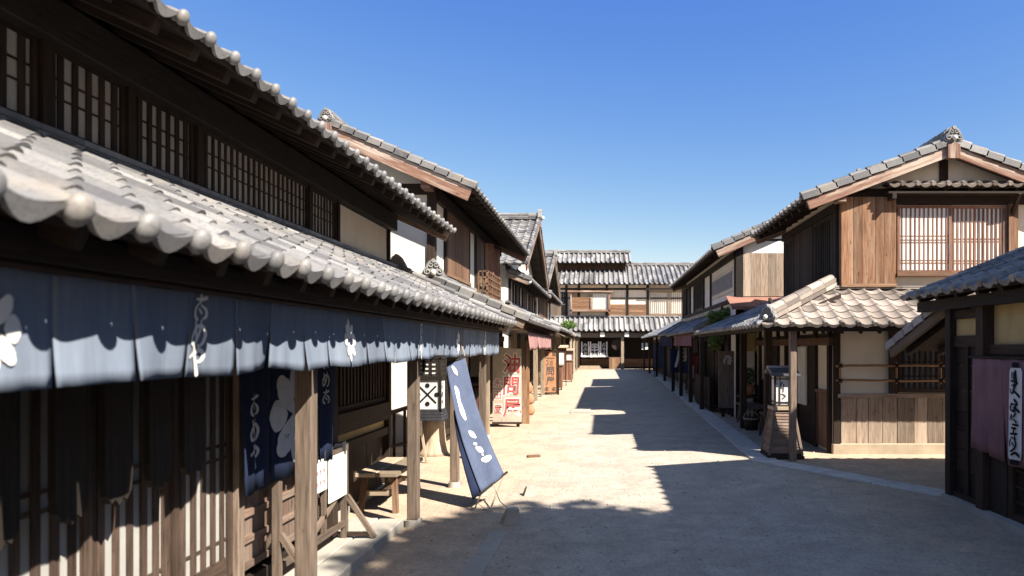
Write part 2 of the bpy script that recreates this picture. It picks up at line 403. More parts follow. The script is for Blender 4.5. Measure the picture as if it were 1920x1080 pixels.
def lattice(parent, name, fc, a0, a1, b0, b1, n, rails=(), bw=0.03, bd=0.035, fw=0.05, mat='wood_dark', d=0.0, pane='paper', kick=0, rail_h=0.02):
    """framed lattice: the named part is frame + bars, its child the paper behind"""
    mb = MB()
    fc.box(mb, a0, a1, b0, b0+fw, d, d+bd+.012); fc.box(mb, a0, a1, b1-fw, b1, d, d+bd+.012)
    fc.box(mb, a0, a0+fw, b0+fw, b1-fw, d, d+bd+.011); fc.box(mb, a1-fw, a1, b0+fw, b1-fw, d, d+bd+.011)
    z0 = b0+fw
    if kick: fc.box(mb, a0+fw, a1-fw, b0+fw, b0+fw+kick, d, d+bd*.6); z0 += kick
    wi = a1-a0-2*fw
    for i in range(n):
        c = a0+fw+wi*(i+0.5)/n
        fc.box(mb, c-bw/2, c+bw/2, z0, b1-fw, d+.006, d+bd+random.uniform(-.003, .003))
    for r in rails: fc.box(mb, a0+fw, a1-fw, r, r+rail_h, d+.008, d+bd*.75)
    o = mb.build(name, mat, parent)
    if pane:
        pm = MB(); fc.box(pm, a0+fw*.5, a1-fw*.5, b0+fw*.5, b1-fw*.5, d-.03, d+.003); pm.build('paper_pane', pane, o)
    return o

# ------------------------------------------------------------------ tiles and roofs
def tile_mesh(parent, name, P0, P1, T, mat='tile', pitch=0.28, course=0.24, style='plain', clip=None, gutter=True):
    """pan tiles laid from the eave P0-P1 up the slope vector T"""
    P0, P1, T = V3(P0), V3(P1), V3(T)
    if (P1-P0).cross(T).z < 0: P0, P1 = P1, P0
    Wd, L = (P1-P0).length, T.length
    U, Vv = (P1-P0).normalized(), T.normalized(); N = U.cross(Vv)
    nc, nr = max(1, round(Wd/pitch)), max(1, round(L/course)); pw, cl = Wd/nc, L/nr
    prof = []
    for i in range(8): t = 0.7*i/7; prof.append((t, -0.018*math.sin(PI*t/0.7)))
    for i in range(1, 6): t = 0.7+0.3*i/5; prof.append((t, 0.021*math.sin(PI*min(1, (t-0.7)/0.3)) - (0.010 if i == 5 else 0)))
    if style == 'round':
        prof = [(0, 0), (.14, -.015), (.4, -.018), (.54, 0)]+[(.54+.46*(i/6), .085*pw*4*math.sin(PI*i/6)**.8) for i in range(1, 6)]+[(1.0, 0)]
    prof = np.array(prof); k = len(prof); step = 0.015
    # template: top (2 rows), front (2 rows)
    tv, tf, sm = [], [], []
    for row, (v, h) in enumerate(((-0.035, step), (cl, 0.0))):
        for a, b in prof: tv.append((a*pw, v, b+h))
    for i in range(k-1): tf.append((i, i+1, k+i+1, k+i)); sm.append(True)
    b0 = len(tv)
    for a, b in prof: tv.append((a*pw, -0.035, b+step))
    for a, b in prof: tv.append((a*pw, -0.033, b-0.004))
    for i in range(k-1): tf.append((b0+i, b0+k+i, b0+k+i+1, b0+i+1)[::-1]); sm.append(False)
    tv = np.array(tv); tf = np.array(tf)
    allv, allf, tint, smo = [], [], [], []
    base = 0
    for r in range(nr):
        for c in range(nc):
            q = tv.copy(); q[:, 0] += c*pw; q[:, 1] += r*cl
            q[:, 2] += random.uniform(-.003, .003)+(q[:, 0]-c*pw)*random.uniform(-.012, .012); q[:, 1] += random.uniform(-.006, .006)
            allv.append(q); allf.append(tf+base); base += len(tv)
            tint += [random.random()]*len(tf); smo += sm
    # eave course: hanging lip, and round stops in the manju style
    mv = np.concatenate(allv); mf = np.concatenate(allf).tolist()
    ex = MB()
    lip = {'manju': 0.048, 'plain': 0.034, 'none': 0.0, 'round': 0.0}[style]
    if lip:
        for c in range(nc):
            t = random.uniform(.35, .95)
            up = [(a*pw+c*pw, b+step+.002) for a, b in prof if a <= .7001]
            lo = [(x, h-0.012-lip*(math.sin(PI*(x-c*pw)/(0.7*pw)) if style == 'manju' else 0.45+0.55*math.sin(PI*(x-c*pw)/(0.7*pw)))) for x, h in up]
            for i in range(len(up)-1):
                for va, vb, fl in ((-.045, -.045, 0), (-.020, -.020, 1)):
                    q = [(up[i][0], va, up[i][1]), (up[i+1][0], va, up[i+1][1]), (lo[i+1][0], vb, lo[i+1][1]), (lo[i][0], vb, lo[i][1])]
                    ex.face(q if fl else q[::-1], None, t)
                ex.face([(lo[i][0], -.045, lo[i][1]), (lo[i][0], -.02, lo[i][1]), (lo[i+1][0], -.02, lo[i+1][1]), (lo[i+1][0], -.045, lo[i+1][1])][::-1], None, t)
            if style == 'manju':
                ex.sphere(((c+.855)*pw, -.045, step-.010), .041, .032, .049, 14, 10, random.uniform(.4, .9)); ex.cyl(((c+.855)*pw, -.045, step-.012), ((c+.855)*pw, .05, step-.014), .036, n=8, tint=.5)
            else:
                ex.cyl(((c+.855)*pw, -.05, step-.004), ((c+.855)*pw, .02, step-.004), .034, n=10, tint=random.random())
    fv = np.array(mv)
    off = len(fv)
    if ex.v:
        fv = np.concatenate([fv, np.array(ex.v)]); mf += [[i+off for i in f] for f in ex.f]; tint += ex.t; smo += ex.sm
    R = np.array([U, Vv, N]); world = fv @ R + np.array(P0)
    offp = OFF.get(parent.name, V3((0, 0, 0)))
    if KS != 1.0: world = EYE+(world-EYE)*KS
    world = world-np.array(offp)
    me = bpy.data.meshes.new(name); me.from_pydata(world.tolist(), [], mf)
    at = me.attributes.new('tint', 'FLOAT', 'FACE'); at.data.foreach_set('value', np.array(tint, dtype=np.float32))
    me.polygons.foreach_set('use_smooth', smo); me.materials.append(M[mat]); me.update()
    if clip:
        bm = bmesh.new(); bm.from_mesh(me)
        for co, no in clip:
            bmesh.ops.bisect_plane(bm, geom=bm.verts[:]+bm.edges[:]+bm.faces[:], plane_co=V3(co)-offp, plane_no=no, clear_outer=True)
        bm.to_mesh(me); bm.free()
    o = bpy.data.objects.new(name, me); COL.objects.link(o); o.parent = parent; OFF[o.name] = offp
    return o

def slope_frame(parent, P0, P1, T, mat='wood_dark', spacing=0.38, rw=0.055, rh=0.075, clipfn=None, name='eave_rafters', fascia=True):
    """sheathing under the tiles, rafters and a fascia"""
    P0, P1, T = V3(P0), V3(P1), V3(T)
    if (P1-P0).cross(T).z < 0: P0, P1 = P1, P0
    E = P1-P0; U = E.normalized(); Vv = T.normalized(); N = U.cross(Vv)
    mb = MB()
    s0 = P0+Vv*.03-N*.058
    nb = max(1, round(T.length/.16))
    for i in range(nb):
        mb.obox(s0+T*(i/nb)*.985, E, Vv*(T.length*.985/nb-.003), N*.022)
    n = max(2, round(E.length/spacing))
    for i in range(n):
        c = P0+U*(E.length*(i+.5)/n)+Vv*.06-N*.060
        mb.obox(c-U*rw/2, U*rw, T-Vv*.10, -N*rh)
    if fascia: mb.obox(P0+Vv*.004-N*.062, E, Vv*.028, N*.056)
    return mb.build(name, mat, parent)

def onigawara(parent, loc, face, s=1.0, mat='orn', name='ridge_ornament', pale=None):
    """end tile of a ridge: shouldered plate with scrolls and a boss, facing the unit vector face"""
    f = V3(face).normalized(); u = V3((0, 0, 1)).cross(f).normalized(); w = V3((0, 0, 1)); L = V3(loc)
    mb = MB()
    pts = [(-.20, -.10), (.20, -.10), (.235, -.03), (.19, .03), (.17, .10), (.12, .13), (.11, .19), (.06, .235), (0, .25), (-.06, .235), (-.11, .19), (-.12, .13), (-.17, .10), (-.19, .03), (-.235, -.03)]
    mb.prism([(a*s, b*s) for a, b in pts], L-f*.05*s, u, w, f, .10*s)
    def sp(cx, cz, r0, turns, sg, d=.06):
        P = []
        for i in range(22):
            t = i/21; a = sg*(t*turns*2*PI)+PI/2; r = r0*(1-.75*t)
            P.append(L+u*(cx+r*math.cos(a))*s+w*(cz+r*math.sin(a))*s+f*(d+.01*t)*s)
        return P
    mb.tube(sp(-.12, .0, .075, 1.3, 1), .019*s, 7); mb.tube(sp(.12, .0, .075, 1.3, -1), .019*s, 7)
    mb.tube(sp(-.05, .14, .06, 1.2, 1), .016*s, 7); mb.tube(sp(.05, .14, .06, 1.2, -1), .016*s, 7)
    arc = [L+u*(.13*math.cos(a))*s+w*(.08+.13*math.sin(a))*s+f*.055*s for a in [PI*i/12 for i in range(13)]]
    mb.tube(arc, .024*s, 8)
    mb.tube([L-f*.06*s+w*.225*s, L+f*.09*s+w*.225*s], .045*s, 12)
    o = mb.build(name, mat, parent)
    bo = MB(); c = L+f*.10*s-w*.02*s; bo.sphere(c, .058*s, .058*s, .058*s, 14, 10); bo.build('boss', 'white_plaster', o)
    return o

def ridge_line(parent, A, B, mat='tile', h=0.2, w=0.24, name='ridge', cap=True):
    A, B = V3(A), V3(B); d = (B-A); L = d.length; d.normalize(); r = d.cross(V3((0, 0, 1))).normalized(); up = r.cross(d)
    mb = MB(); layers = max(2, round(h/.055)); seg = max(1, round(L/.33))
    for k in range(layers):
        ww = w*(1-.16*k/layers); 
        for i in range(seg):
            o = A+d*(L*i/seg)+up*(k*h/layers)-r*ww/2
            mb.obox(o, d*(L/seg-.004), r*ww, up*(h/layers-.008))
    if cap:
        for i in range(seg):
            a = A+d*(L*i/seg)+up*(h-.02); b = A+d*(L*(i+1)/seg+.02)+up*(h-.02)
            mb.cyl(a, b, .078, .071, 12)
    return mb.build(name, mat, parent)

def verge(parent, E, R, out, mat='tile', name='verge_tiles'):
    """barrel tiles along a gable edge from eave point E to ridge point R; out is the horizontal outward direction"""
    E, R = V3(E), V3(R); d = R-E; L = d.length; d.normalize(); out = V3(out)
    up = d.cross(out); up = up if up.z > 0 else -up
    mb = MB(); n = max(2, round(L/.25))
    for i in range(n):
        a = E+d*(L*i/n-.02)+up*.052; b = E+d*(L*(i+1)/n)+up*.036
        mb.cyl(a-out*.05, b-out*.05, .052, .045, 10)
        mb.obox(a-d*.004+out*.0-up*.085, b-a+d*.0, out*.026, up*.09)
    return mb.build(name, mat, parent)

def bargeboard(parent, E, R, out, hgt=0.20, th=0.045, mat='bargeboard', drop=0.05, name='bargeboard', tint=None):
    E, R = V3(E), V3(R); d = R-E; out = V3(out); dn = d.normalized(); up = dn.cross(out).normalized(); up = up if up.z > 0 else -up
    mb = MB(); mb.obox(E-up*(drop+hgt)-out*.02+dn*.02, d-dn*.02, up*hgt, out*th, tint)
    return mb.build(name, mat, parent, bevel=.004)

def gable_roof(parent, y0, y1, xl, xr, ze, zr, mat='tile', style='plain', front=True, back=True, pitch=.28, barge='bargeboard', orn=1.0, zel=None, bh=.2):
    """ridge along y; eaves at xl and xr"""
    xc = (xl+xr)/2
    for xe, nm in ((xl, 'roof'), (xr, 'roof')):
        T = V3((xc-xe, 0, zr-ze))
        tile_mesh(parent, nm, (xe, y0, ze), (xe, y1, ze), T, mat, pitch, .24, style)
        slope_frame(parent, (xe, y0+.02, ze), (xe, y1-.02, ze), T)
    ridge_line(parent, (xc, y0+.05, zr+.0), (xc, y1-.05, zr+.0), mat, .17)
    for yy, o, on in ((y0, (0, -1, 0), front), (y1, (0, 1, 0), back)):
        if not on: continue
        for xe in (xl, xr):
            E, R = V3((xe, yy, ze)), V3((xc, yy, zr))
            verge(parent, E, R, o, mat)
            bargeboard(parent, E+V3(o)*-.03, R+V3(o)*-.03, o, bh, mat=barge)
        mb = MB(); yb = yy-o[1]*.04; mb.prism([(-.09, -.26), (.09, -.26), (.09, -.06), (0, -.02), (-.09, -.06)], (xc, yb, zr), V3((0, 0, 1)).cross(V3(o)), (0, 0, 1), o, .085); mb.build('apex_block', barge, parent)
        if orn: onigawara(parent, (xc, yy+o[1]*.0, zr+.08*orn), o, orn)

def pent_roof(parent, P0, P1, T, mat='tile', style='plain', pitch=.28, v0=None, v1=None, top=True, board='bargeboard', bh=.14, topname='ridge'):
    P0, P1, T = V3(P0), V3(P1), V3(T)
    r = tile_mesh(parent, 'pent_roof', P0, P1, T, mat, pitch, .24, style)
    slope_frame(parent, P0, P1, T)
    d = (P1-P0).normalized()
    if top: ridge_line(parent, P0+T+V3((0, 0, .01)), P1+T+V3((0, 0, .01)), mat, .10, .16, name=topname, cap=True)
    for P, o, on in ((P0, -d, v0), (P1, d, v1)):
        if on:
            verge(parent, P, P+T, o, mat); bargeboard(parent, P-o*.03, P+T-o*.03, o, bh, mat=board)
    return r

# ------------------------------------------------------------------ cloth, brush strokes, lettering
def smooth_path(P, k=6):
    if len(P) == 2: return [tuple(P[0][i]*(1-t)+P[1][i]*t for i in range(3)) for t in [j/4 for j in range(5)]]
    out = []
    Q = [P[0]]+list(P)+[P[-1]]
    for i in range(1, len(Q)-2):
        p0, p1, p2, p3 = Q[i-1:i+3]
        for j in range(k):
            t = j/k
            out.append(tuple(.5*((2*p1[c])+(-p0[c]+p2[c])*t+(2*p0[c]-5*p1[c]+4*p2[c]-p3[c])*t*t+(-p0[c]+3*p1[c]-3*p2[c]+p3[c])*t**3) for c in range(3)))
    out.append(tuple(P[-1])); return out

def brush(mb, S, fn, lift=0.0, grow=0.0):
    """S: strokes of (a, b, width); fn(a, b, lift) -> point on the surface"""
    for si, st in enumerate(S):
        P = smooth_path([tuple(map(float, p)) for p in st]); e = lift+.0005*si
        Lp, Rp = [], []
        for i, (a, b, w) in enumerate(P):
            a0, b0 = P[max(i-1, 0)][:2]; a1, b1 = P[min(i+1, len(P)-1)][:2]
            dx, dy = a1-a0, b1-b0; q = math.hypot(dx, dy) or 1; dx, dy = dx/q, dy/q
            h = w/2+grow
            Lp.append((a-dy*h, b+dx*h)); Rp.append((a+dy*h, b-dx*h))
        for i in range(len(P)-1):
            mb.face([fn(*Lp[i], e), fn(*Rp[i], e), fn(*Rp[i+1], e), fn(*Lp[i+1], e)])
        for i, sg in ((0, -1), (len(P)-1, 1)):
            a, b, w = P[i]; h = w/2+grow
            j0, j1 = (0, 1) if i == 0 else (len(P)-2, len(P)-1)
            an = math.atan2(P[j1][1]-P[j0][1], P[j1][0]-P[j0][0])+(PI if sg < 0 else 0)
            ring = [(a+h*math.cos(an-PI/2+PI*t/6), b+h*math.sin(an-PI/2+PI*t/6)) for t in range(7)]
            mb.face([fn(x, y, e) for x, y in ring])
def oval(mb, cx, cy, rx, ry, rot, fn, lift=0.0, pointed=0.0):
    pts = []
    for i in range(20):
        t = 2*PI*i/20; x, y = rx*math.cos(t), ry*math.sin(t)
        x *= 1-pointed*abs(math.sin(t))**3
        pts.append((cx+x*math.cos(rot)-y*math.sin(rot), cy+x*math.sin(rot)+y*math.cos(rot)))
    mb.face([fn(x, y, lift) for x, y in pts])
def plane_fn(O, U, V, base=0.003):
    O, U, V = V3(O), V3(U), V3(V); N = U.normalized().cross(V.normalized())
    return lambda a, b, e=0: O+U*a+V*b+N*(base+e)
_gl = {}
def glyph(ch, fat=0.0):
    if (ch, fat) in _gl: return _gl[(ch, fat)]
    c = bpy.data.curves.new("g", 'FONT'); c.body = ch; c.offset = fat; c.resolution_u = 3
    o = bpy.data.objects.new("g", c); COL.objects.link(o)
    me = bpy.data.meshes.new_from_object(o.evaluated_get(bpy.context.evaluated_depsgraph_get()))
    v = [(p.co.x, p.co.y) for p in me.vertices]; f = [list(p.vertices) for p in me.polygons]
    COL.objects.unlink(o); bpy.data.objects.remove(o); bpy.data.curves.remove(c); bpy.data.meshes.remove(me)
    xs = [p[0] for p in v]; ys = [p[1] for p in v]
    if (ch, 'c') not in _gl: _gl[(ch, 'c')] = ((min(xs)+max(xs))/2, (min(ys)+max(ys))/2)
    cx, cy = _gl[(ch, 'c')]
    _gl[(ch, fat)] = ([(x-cx, y-cy) for x, y in v], f); return _gl[(ch, fat)]
def write(mb, ch, a, b, w, h, fn, fat=0.02, lift=0.0, slant=0.0):
    glyph(ch, 0.0)
    v, f = glyph(ch, fat)
    k = len(mb.v); mb.v += [tuple(fn(a+(x+slant*y)*w, b+y*h, lift)) for x, y in v]
    for p in f: mb.f.append([k+i for i in p]); mb.uv += [(0, 0)]*len(p); mb.t.append(.5); mb.sm.append(False)

KO = [[(.02, .5, .07), (.0, .38, .10), (-.02, .2, .09)], [(-.3, .30, .08), (0, .30, .11), (.34, .38, .12)], [(-.1, .18, .06), (-.34, -.05, .10), (-.36, -.3, .13), (-.18, -.42, .10)], [(.0, .1, .06), (.3, -.05, .12), (.34, -.28, .12), (.18, -.38, .09)], [(-.12, -.05, .08), (.05, -.18, .10)]]
ME = [[(-.26, .42, .08), (-.2, .1, .12), (-.1, -.2, .11)], [(.1, .46, .08), (.06, .1, .12), (-.15, -.3, .12), (-.36, -.38, .12), (-.4, -.1, .11), (-.15, .22, .11), (.2, .24, .13), (.38, -.02, .15), (.28, -.34, .12), (.1, -.46, .08)]]
YA = [[(-.42, .05, .10), (-.1, .24, .13), (.22, .3, .14), (.38, .12, .15), (.26, -.08, .12), (.05, -.1, .08)], [(.0, .5, .08), (.08, .38, .12), (.02, .26, .08)], [(-.22, .42, .10), (-.12, .1, .13), (.04, -.25, .14), (.16, -.56, .15)]]
def vertical_word(mb, words, fn, a, b, s, step):
    for i, S in enumerate(words):
        brush(mb, [[(a+x*s, b-i*step+y*s, w*s*1.15) for x, y, w in st] for st in S], fn)
def word_parts(parent, words, fn, a, b, s, step, mat):
    for i, S in enumerate(words): mb = MB(); vertical_word(mb, [S], fn, a, b-i*step, s, step); mb.build('lettering', mat, parent)
def rice_mark(mb, fn, a, b, w, h, detail=True):
    """crossed strokes with four leaf-shaped petals"""
    k = .0006
    D = math.hypot(w, h)
    def leaf(cx, cy, L, Wd, ang, e):
        pts = []
        for i in range(22):
            t = i/11.0
            if i <= 11: x = -L+2*L*t/1.0*.5*2/2 if False else -L+2*L*(i/11); y = Wd*math.sin(PI*(i/11))**.7
            else: x = L-2*L*((i-11)/11); y = -Wd*math.sin(PI*((i-11)/11))**.7
            pts.append((cx+x*math.cos(ang)-y*math.sin(ang), cy+x*math.sin(ang)+y*math.cos(ang)))
        mb.face([fn(a+x*w, b+y*h, e) for x, y in pts[::-1]])
    leaf(0, .64, .36, .25, PI/2, 0); leaf(0, -.64, .36, .25, PI/2, k)
    leaf(-.68, .02, .32, .30, 0, 2*k); leaf(.68, .02, .32, .30, 0, 3*k)
    for j, (sx, sy) in enumerate(((1, 1), (-1, 1), (1, -1), (-1, -1))):
        brush(mb, [[(a+.05*sx*w, b+.06*sy*h, .16*w), (a+.26*sx*w, b+.26*sy*h, .40*w), (a+.46*sx*w, b+.50*sy*h, .46*w), (a+.54*sx*w, b+.60*sy*h, .34*w)]], fn, lift=(4+j)*k)

# ------------------------------------------------------------------ setting: ground, street furniture of stone
mb = MB(); mb.face([(-300, -200, 0), (300, -200, 0), (300, 500, 0), (-300, 500, 0)])
tag(mb.build('ground', 'ground'), kind='structure')

mb = MB()
for y0, y1 in ((-1.5, .6), (.6, 2.5), (2.5, 4.4), (4.4, 6.05)):
    mb.box(-2.58, -1.985, y0, y1-.006, -.05, .085); mb.box(-1.975, -1.76, y0, y1-.006, -.05, .08)
tag(mb.build('stone_walkway', 'slab', bevel=.008), kind='structure')

mb = MB()
for i in range(4): mb.obox((-1.02+.012*i, 3.2+.68*i, -.05), (.15, 0, 0), (.012, .672, 0), (0, 0, .056))
tag(mb.build('path_edging', 'slab', bevel=.003), kind='structure')
def strip_stones(path, width, side, z=.022, L=0.95):
    mb = MB(); pts = [V3((*p, 0)) for p in path]
    for a, b in zip(pts[:-1], pts[1:]):
        d = b-a; n = max(1, round(d.length/L)); dn = d.normalized(); s = V3((dn.y, -dn.x, 0))*side
        for i in range(n):
            q = a+d*(i/n); j = random.uniform(-.008, .008)
            mb.obox(q+s*j+dn*.004-V3((0, 0, .06)), d/n-dn*.010, s*width, V3((0, 0, .06+z+random.uniform(-.004, .004))))
    return mb
tag(strip_stones([(2.10, 9.62), (2.98, 43)], .36, 1).build('kerb', 'kerbstone', bevel=.01), kind='structure')
tag(strip_stones([(3.62, 7.22), (2.62, 8.72), (2.06, 9.60)], .30, 1).build('kerb', 'kerbstone', bevel=.01), kind='structure')
mb = MB()
for y, x0, x1, w in ((19.5, 2.75, 3.4, 1.3), (23.5, 2.85, 3.5, 1.2)):
    mb.box(x0, x1, y, y+w, -.05, .06)
tag(mb.build('paving_slabs', 'slab', bevel=.01), kind='structure')
mb = MB()
for i in range(900):
    y = 3.8+9*random.random()**1.5; x = random.uniform(-1.7, 3.4); r = random.uniform(.003, .010)*(1+.05*y)
    a, b = random.uniform(.7, 1.3), random.uniform(.5, .9)
    mb.sphere((x, y, r*.25), r*a, r, r*b, 6, 4, random.random())
tag(mb.build('gravel', 'stone'), 'fine loose gravel scattered over the packed sand street', 'gravel', kind='stuff')

# ------------------------------------------------------------------ generic house pieces
def bays(parent, fc, spec, b0, b1, post='wood_dark', pw=0.10, pd=0.05, rail=True):
    """a storey front: posts at the bay edges, bay types between them"""
    edges = sorted({round(s[0], 3) for s in spec} | {round(s[1], 3) for s in spec})
    for e in edges:
        mb = MB(); fc.box(mb, e-pw/2, e+pw/2, b0, b1, -.02, pd); mb.build('post', post, parent)
    if rail:
        mb = MB(); fc.box(mb, edges[0]-pw/2, edges[-1]+pw/2, b1, b1+.14, -.02, pd+.02); fc.box(mb, edges[0]-pw/2, edges[-1]+pw/2, b0-.09, b0, -.02, pd+.015)
        mb.build('beam', post, parent)
    for a0, a1, ty in spec:
        a0 += pw/2; a1 -= pw/2; h = b1-b0
        if ty == 'plank': mb = MB(); planks(mb, fc, a0, a1, b0, b1, .17, -.01, .02); mb.build('plank_panel', 'wood_plank', parent)
        elif ty == 'dplank': mb = MB(); planks(mb, fc, a0, a1, b0, b1, .2, -.01, .02); mb.build('plank_panel', 'wood_dark', parent)
        elif ty == 'shutter':
            mb = MB(); planks(mb, fc, a0, a1, b0+.05, b1-.02, .35, .0, .045); fc.box(mb, a0, a1, b0, b0+.05, 0, .07); mb.build('shutter', 'wood_brown', parent)
        elif ty == 'lattice': lattice(parent, 'lattice_window', fc, a0, a1, b0+.12*h, b1, max(4, int((a1-a0)/.12)), (b0+.5*h,), .035, .03)
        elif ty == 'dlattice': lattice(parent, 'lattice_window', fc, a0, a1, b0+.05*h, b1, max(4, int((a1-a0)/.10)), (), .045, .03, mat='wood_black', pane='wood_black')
        elif ty == 'door': lattice(parent, 'lattice_door', fc, a0, a1, b0, b1, max(4, int((a1-a0)/.11)), (b0+.45*h,), .04, .03, kick=.28, mat='wood_dark')
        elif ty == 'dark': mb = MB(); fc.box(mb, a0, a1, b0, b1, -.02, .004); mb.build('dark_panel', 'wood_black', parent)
        elif ty == 'ochre': mb = MB(); fc.box(mb, a0, a1, b0, b1, -.02, .006); mb.build('ochre_panel', 'ochre', parent)
        elif ty == 'half':
            mb = MB(); planks(mb, fc, a0, a1, b0, b0+.45*h, .18, -.01, .022); fc.box(mb, a0, a1, b0+.45*h, b0+.45*h+.06, 0, .04); mb.build('plank_panel', 'wood_brown', parent)
        elif ty == 'plaque':
            mb = MB(); fc.box(mb, a0+.18, a1-.18, b0+.16, b1-.16, .0, .03); mb.build('frame_panel', 'plaster', parent, bevel=.03)
            mb = MB(); fc.box(mb, a0+.28, a1-.28, b0+.26, b1-.26, .028, .04); mb.build('inset_panel', 'grey_panel', parent)
            mb = MB(); planks(mb, fc, a0+.3, a1-.3, b0+.3, b1-.3, .09, .038, .047, .02); mb.build('slat_panel', 'grey_panel', parent)
def wallbox(parent, x0, x1, y0, y1, z0, z1, mat='plaster', name='wall'):
    mb = MB(); mb.box(x0, x1, y0, y1, z0, z1); return mb.build(name, mat, parent)
def gable_wall(parent, fc, a0, a1, b0, ze, zr, mat='plaster', th=.06, d=-.06):
    mb = MB(); am = (a0+a1)/2
    mb.prism([(a0, b0), (a1, b0), (a1, ze), (am, zr), (a0, ze)], fc.p(0, 0, d), fc.U, fc.V, fc.N, th); return mb.build('gable_wall', mat, parent)
def post_part(parent, x, y, z0, z1, w=.115, mat='wood_grey', stone=True, cat=None):
    mb = MB(); mb.box(x-w/2, x+w/2, y-w/2, y+w/2, z0+(.06 if stone else 0), z1); p = mb.build('post', mat, parent, bevel=.006)
    if stone:
        mb = MB(); mb.cyl((x, y, z0-.02), (x, y, z0+.06), w*.98, w*.88, 4); q = mb.build('base_stone', 'stone', p)
    return p
def curtain(name, label, cat, base, P0, U, width, ztop, zbot, n, mat, group=None, wave=.02, gap=.010, sway=.02, parent=None, rod='wood_dark', fnout=None, nu=8, nv=7, slit=.35, var=.02):
    """cloth hung from a rod: n strips joined at the top; returns (thing, surface function)"""
    U = V3(U).normalized(); P0 = V3(P0); N = U.cross(V3((0, 0, 1)))
    t = thing(name, label, cat, base, group)
    rnd = random.Random(len(label)*7+n)
    ww = width/n; sw = [rnd.uniform(-sway, sway) for _ in range(n+1)]; dz = [rnd.uniform(-var, var) for _ in range(n+1)]; ph = [rnd.uniform(0, 6) for _ in range(n)]
    def surf(a, v, e=0):      # a metres along, v metres below the top
        i = min(n-1, max(0, int(a/ww))); f = a/ww-i; k = v/(ztop-zbot)
        off = (sw[i]*(1-f)+sw[i+1]*f)*k*k + wave*.45*math.sin(a*41+3*math.sin(a*5.3))*(.25+.6*k)*(.6+.4*math.sin(a*3.1+v*2)) + wave*math.sin(a*9.1+1)*k*.6 + wave*.5*math.sin(a*23+ph[i]*0)*(.3+.7*k)
        z = ztop-v-(dz[i]*(1-f)+dz[i+1]*f)*k
        return P0+U*a+N*(off+e)+V3((0, 0, z))-V3((0, 0, 0))
    mb = MB()
    for i in range(n):
        g0 = gap*rnd.uniform(.3, 1.6); g1 = gap*rnd.uniform(.3, 1.6)
        def fn(u, v, i=i, g0=g0, g1=g1):
            k = max(0, (v-slit)/(1-slit)); s0 = i*ww+g0*k; s1 = (i+1)*ww-g1*k
            return surf(min(max(s0+(s1-s0)*u, i*ww+1e-4), (i+1)*ww-1e-4), v*(ztop-zbot))
        mb.grid(fn, nu, nv, flip=True, tint=rnd.random())
    c = mb.build('cloth', mat, t, solid=.004)
    rb = MB(); rb.cyl(P0-U*.06+V3((0, 0, ztop-.005))-N*.0, P0+U*(width+.06)+V3((0, 0, ztop-.005)), .014, n=10); rb.build('rod', rod, t)
    return t, surf

# ------------------------------------------------------------------ HOUSE 1 : the long shop along the walkway
A = thing('rice_shop_house', 'long dark timber shop with two tiled eaves and lattice upper windows beside the stone walkway', 'house', (-3.4, 4.5, 0), 'timber houses along the street')
KS = 0.90
wallbox(A, -9.6, -3.45, -2.5, 11.0, -.3, 3.95, 'plaster')
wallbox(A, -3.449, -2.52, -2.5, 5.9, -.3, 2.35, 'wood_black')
KS = 1.0
wallbox(A, -3.0, -2.505, 5.0, 7.70, -.02, 2.25, 'wood_black')
KS = 0.90
tile_mesh(A, 'roof', (-2.5, -3, 3.54), (-2.5, 11.35, 3.54), (-4.1, 0, 1.845), 'tile', .28, .24, 'manju')
slope_frame(A, (-2.5, -3, 3.54), (-2.5, 11.33, 3.54), (-4.1, 0, 1.845), spacing=.38, rw=.07, rh=.09, mat='wood_dark')
tile_mesh(A, 'roof', (-10.7, -3, 3.54), (-10.7, 11.35, 3.54), (4.1, 0, 1.845), 'tile')
ridge_line(A, (-6.6, -3, 5.4), (-6.6, 11.3, 5.4))
gable_wall(A, Face((-9.6, 10.97, 0), (1, 0, 0)), 0, 6.15, 3.9, 3.95, 5.25)
bargeboard(A, (-2.5, 11.33, 3.54), (-6.6, 11.33, 5.385), (0, 1, 0), .17)
FU = Face((-3.45, 0, 0), (0, 1, 0))
for a0, a1, n in ((1.7, 2.85, 7), (2.92, 4.14, 9), (4.24, 4.90, 5), (4.98, 5.72, 6), (5.84, 7.94, 20), (8.0, 8.79, 8)):
    lattice(A, 'lattice_window', FU, a0, a1, 2.94, 3.48, n, (3.16, 3.28) , .05 if a1 < 5.8 else .036, .014, .035, 'wood_dark', rail_h=.016, pane='shaded_paper')
for y in (1.6, 2.88, 4.19, 4.94, 5.78, 7.97, 8.83, 10.93):
    mb = MB(); FU.box(mb, y-.035, y+.035, 2.86, 3.47, -.02, .045); mb.build('post', 'wood_black' if y > 10 else 'wood_dark', A)
mb = MB(); FU.box(mb, -2.5, 11.05, 3.47, 3.73, -.02, .13); mb.build('header_beam', 'wood_black', A, bevel=.006)
mb = MB(); FU.box(mb, -2.5, 11.0, 2.885, 2.94, -.02, .06); mb.build('window_sill', 'wood_dark', A)
mb = MB(); FU.box(mb, -2.5, 11.02, 3.74, 3.9, -.02, .03); mb.build('wall_plate', 'wood_black', A)
pent_roof(A, (-1.46, -2, 1.985), (-1.46, 11.05, 1.985), (-1.92, 0, .895), 'tile', 'manju', v1=True, top=False)
ridge_line(A, (-3.38, -2, 2.83), (-3.38, 11.0, 2.83), h=.09, w=.20, cap=False, name='flashing_tiles')
onigawara(A, (-3.34, 11.08, 2.9), (0, 1, 0), .75)
mb = MB(); mb.box(-1.74, -1.66, -2, 10.9, 1.85, 1.955); mb.build('eave_beam', 'wood_dark', A, bevel=.005)
KS = 1.0
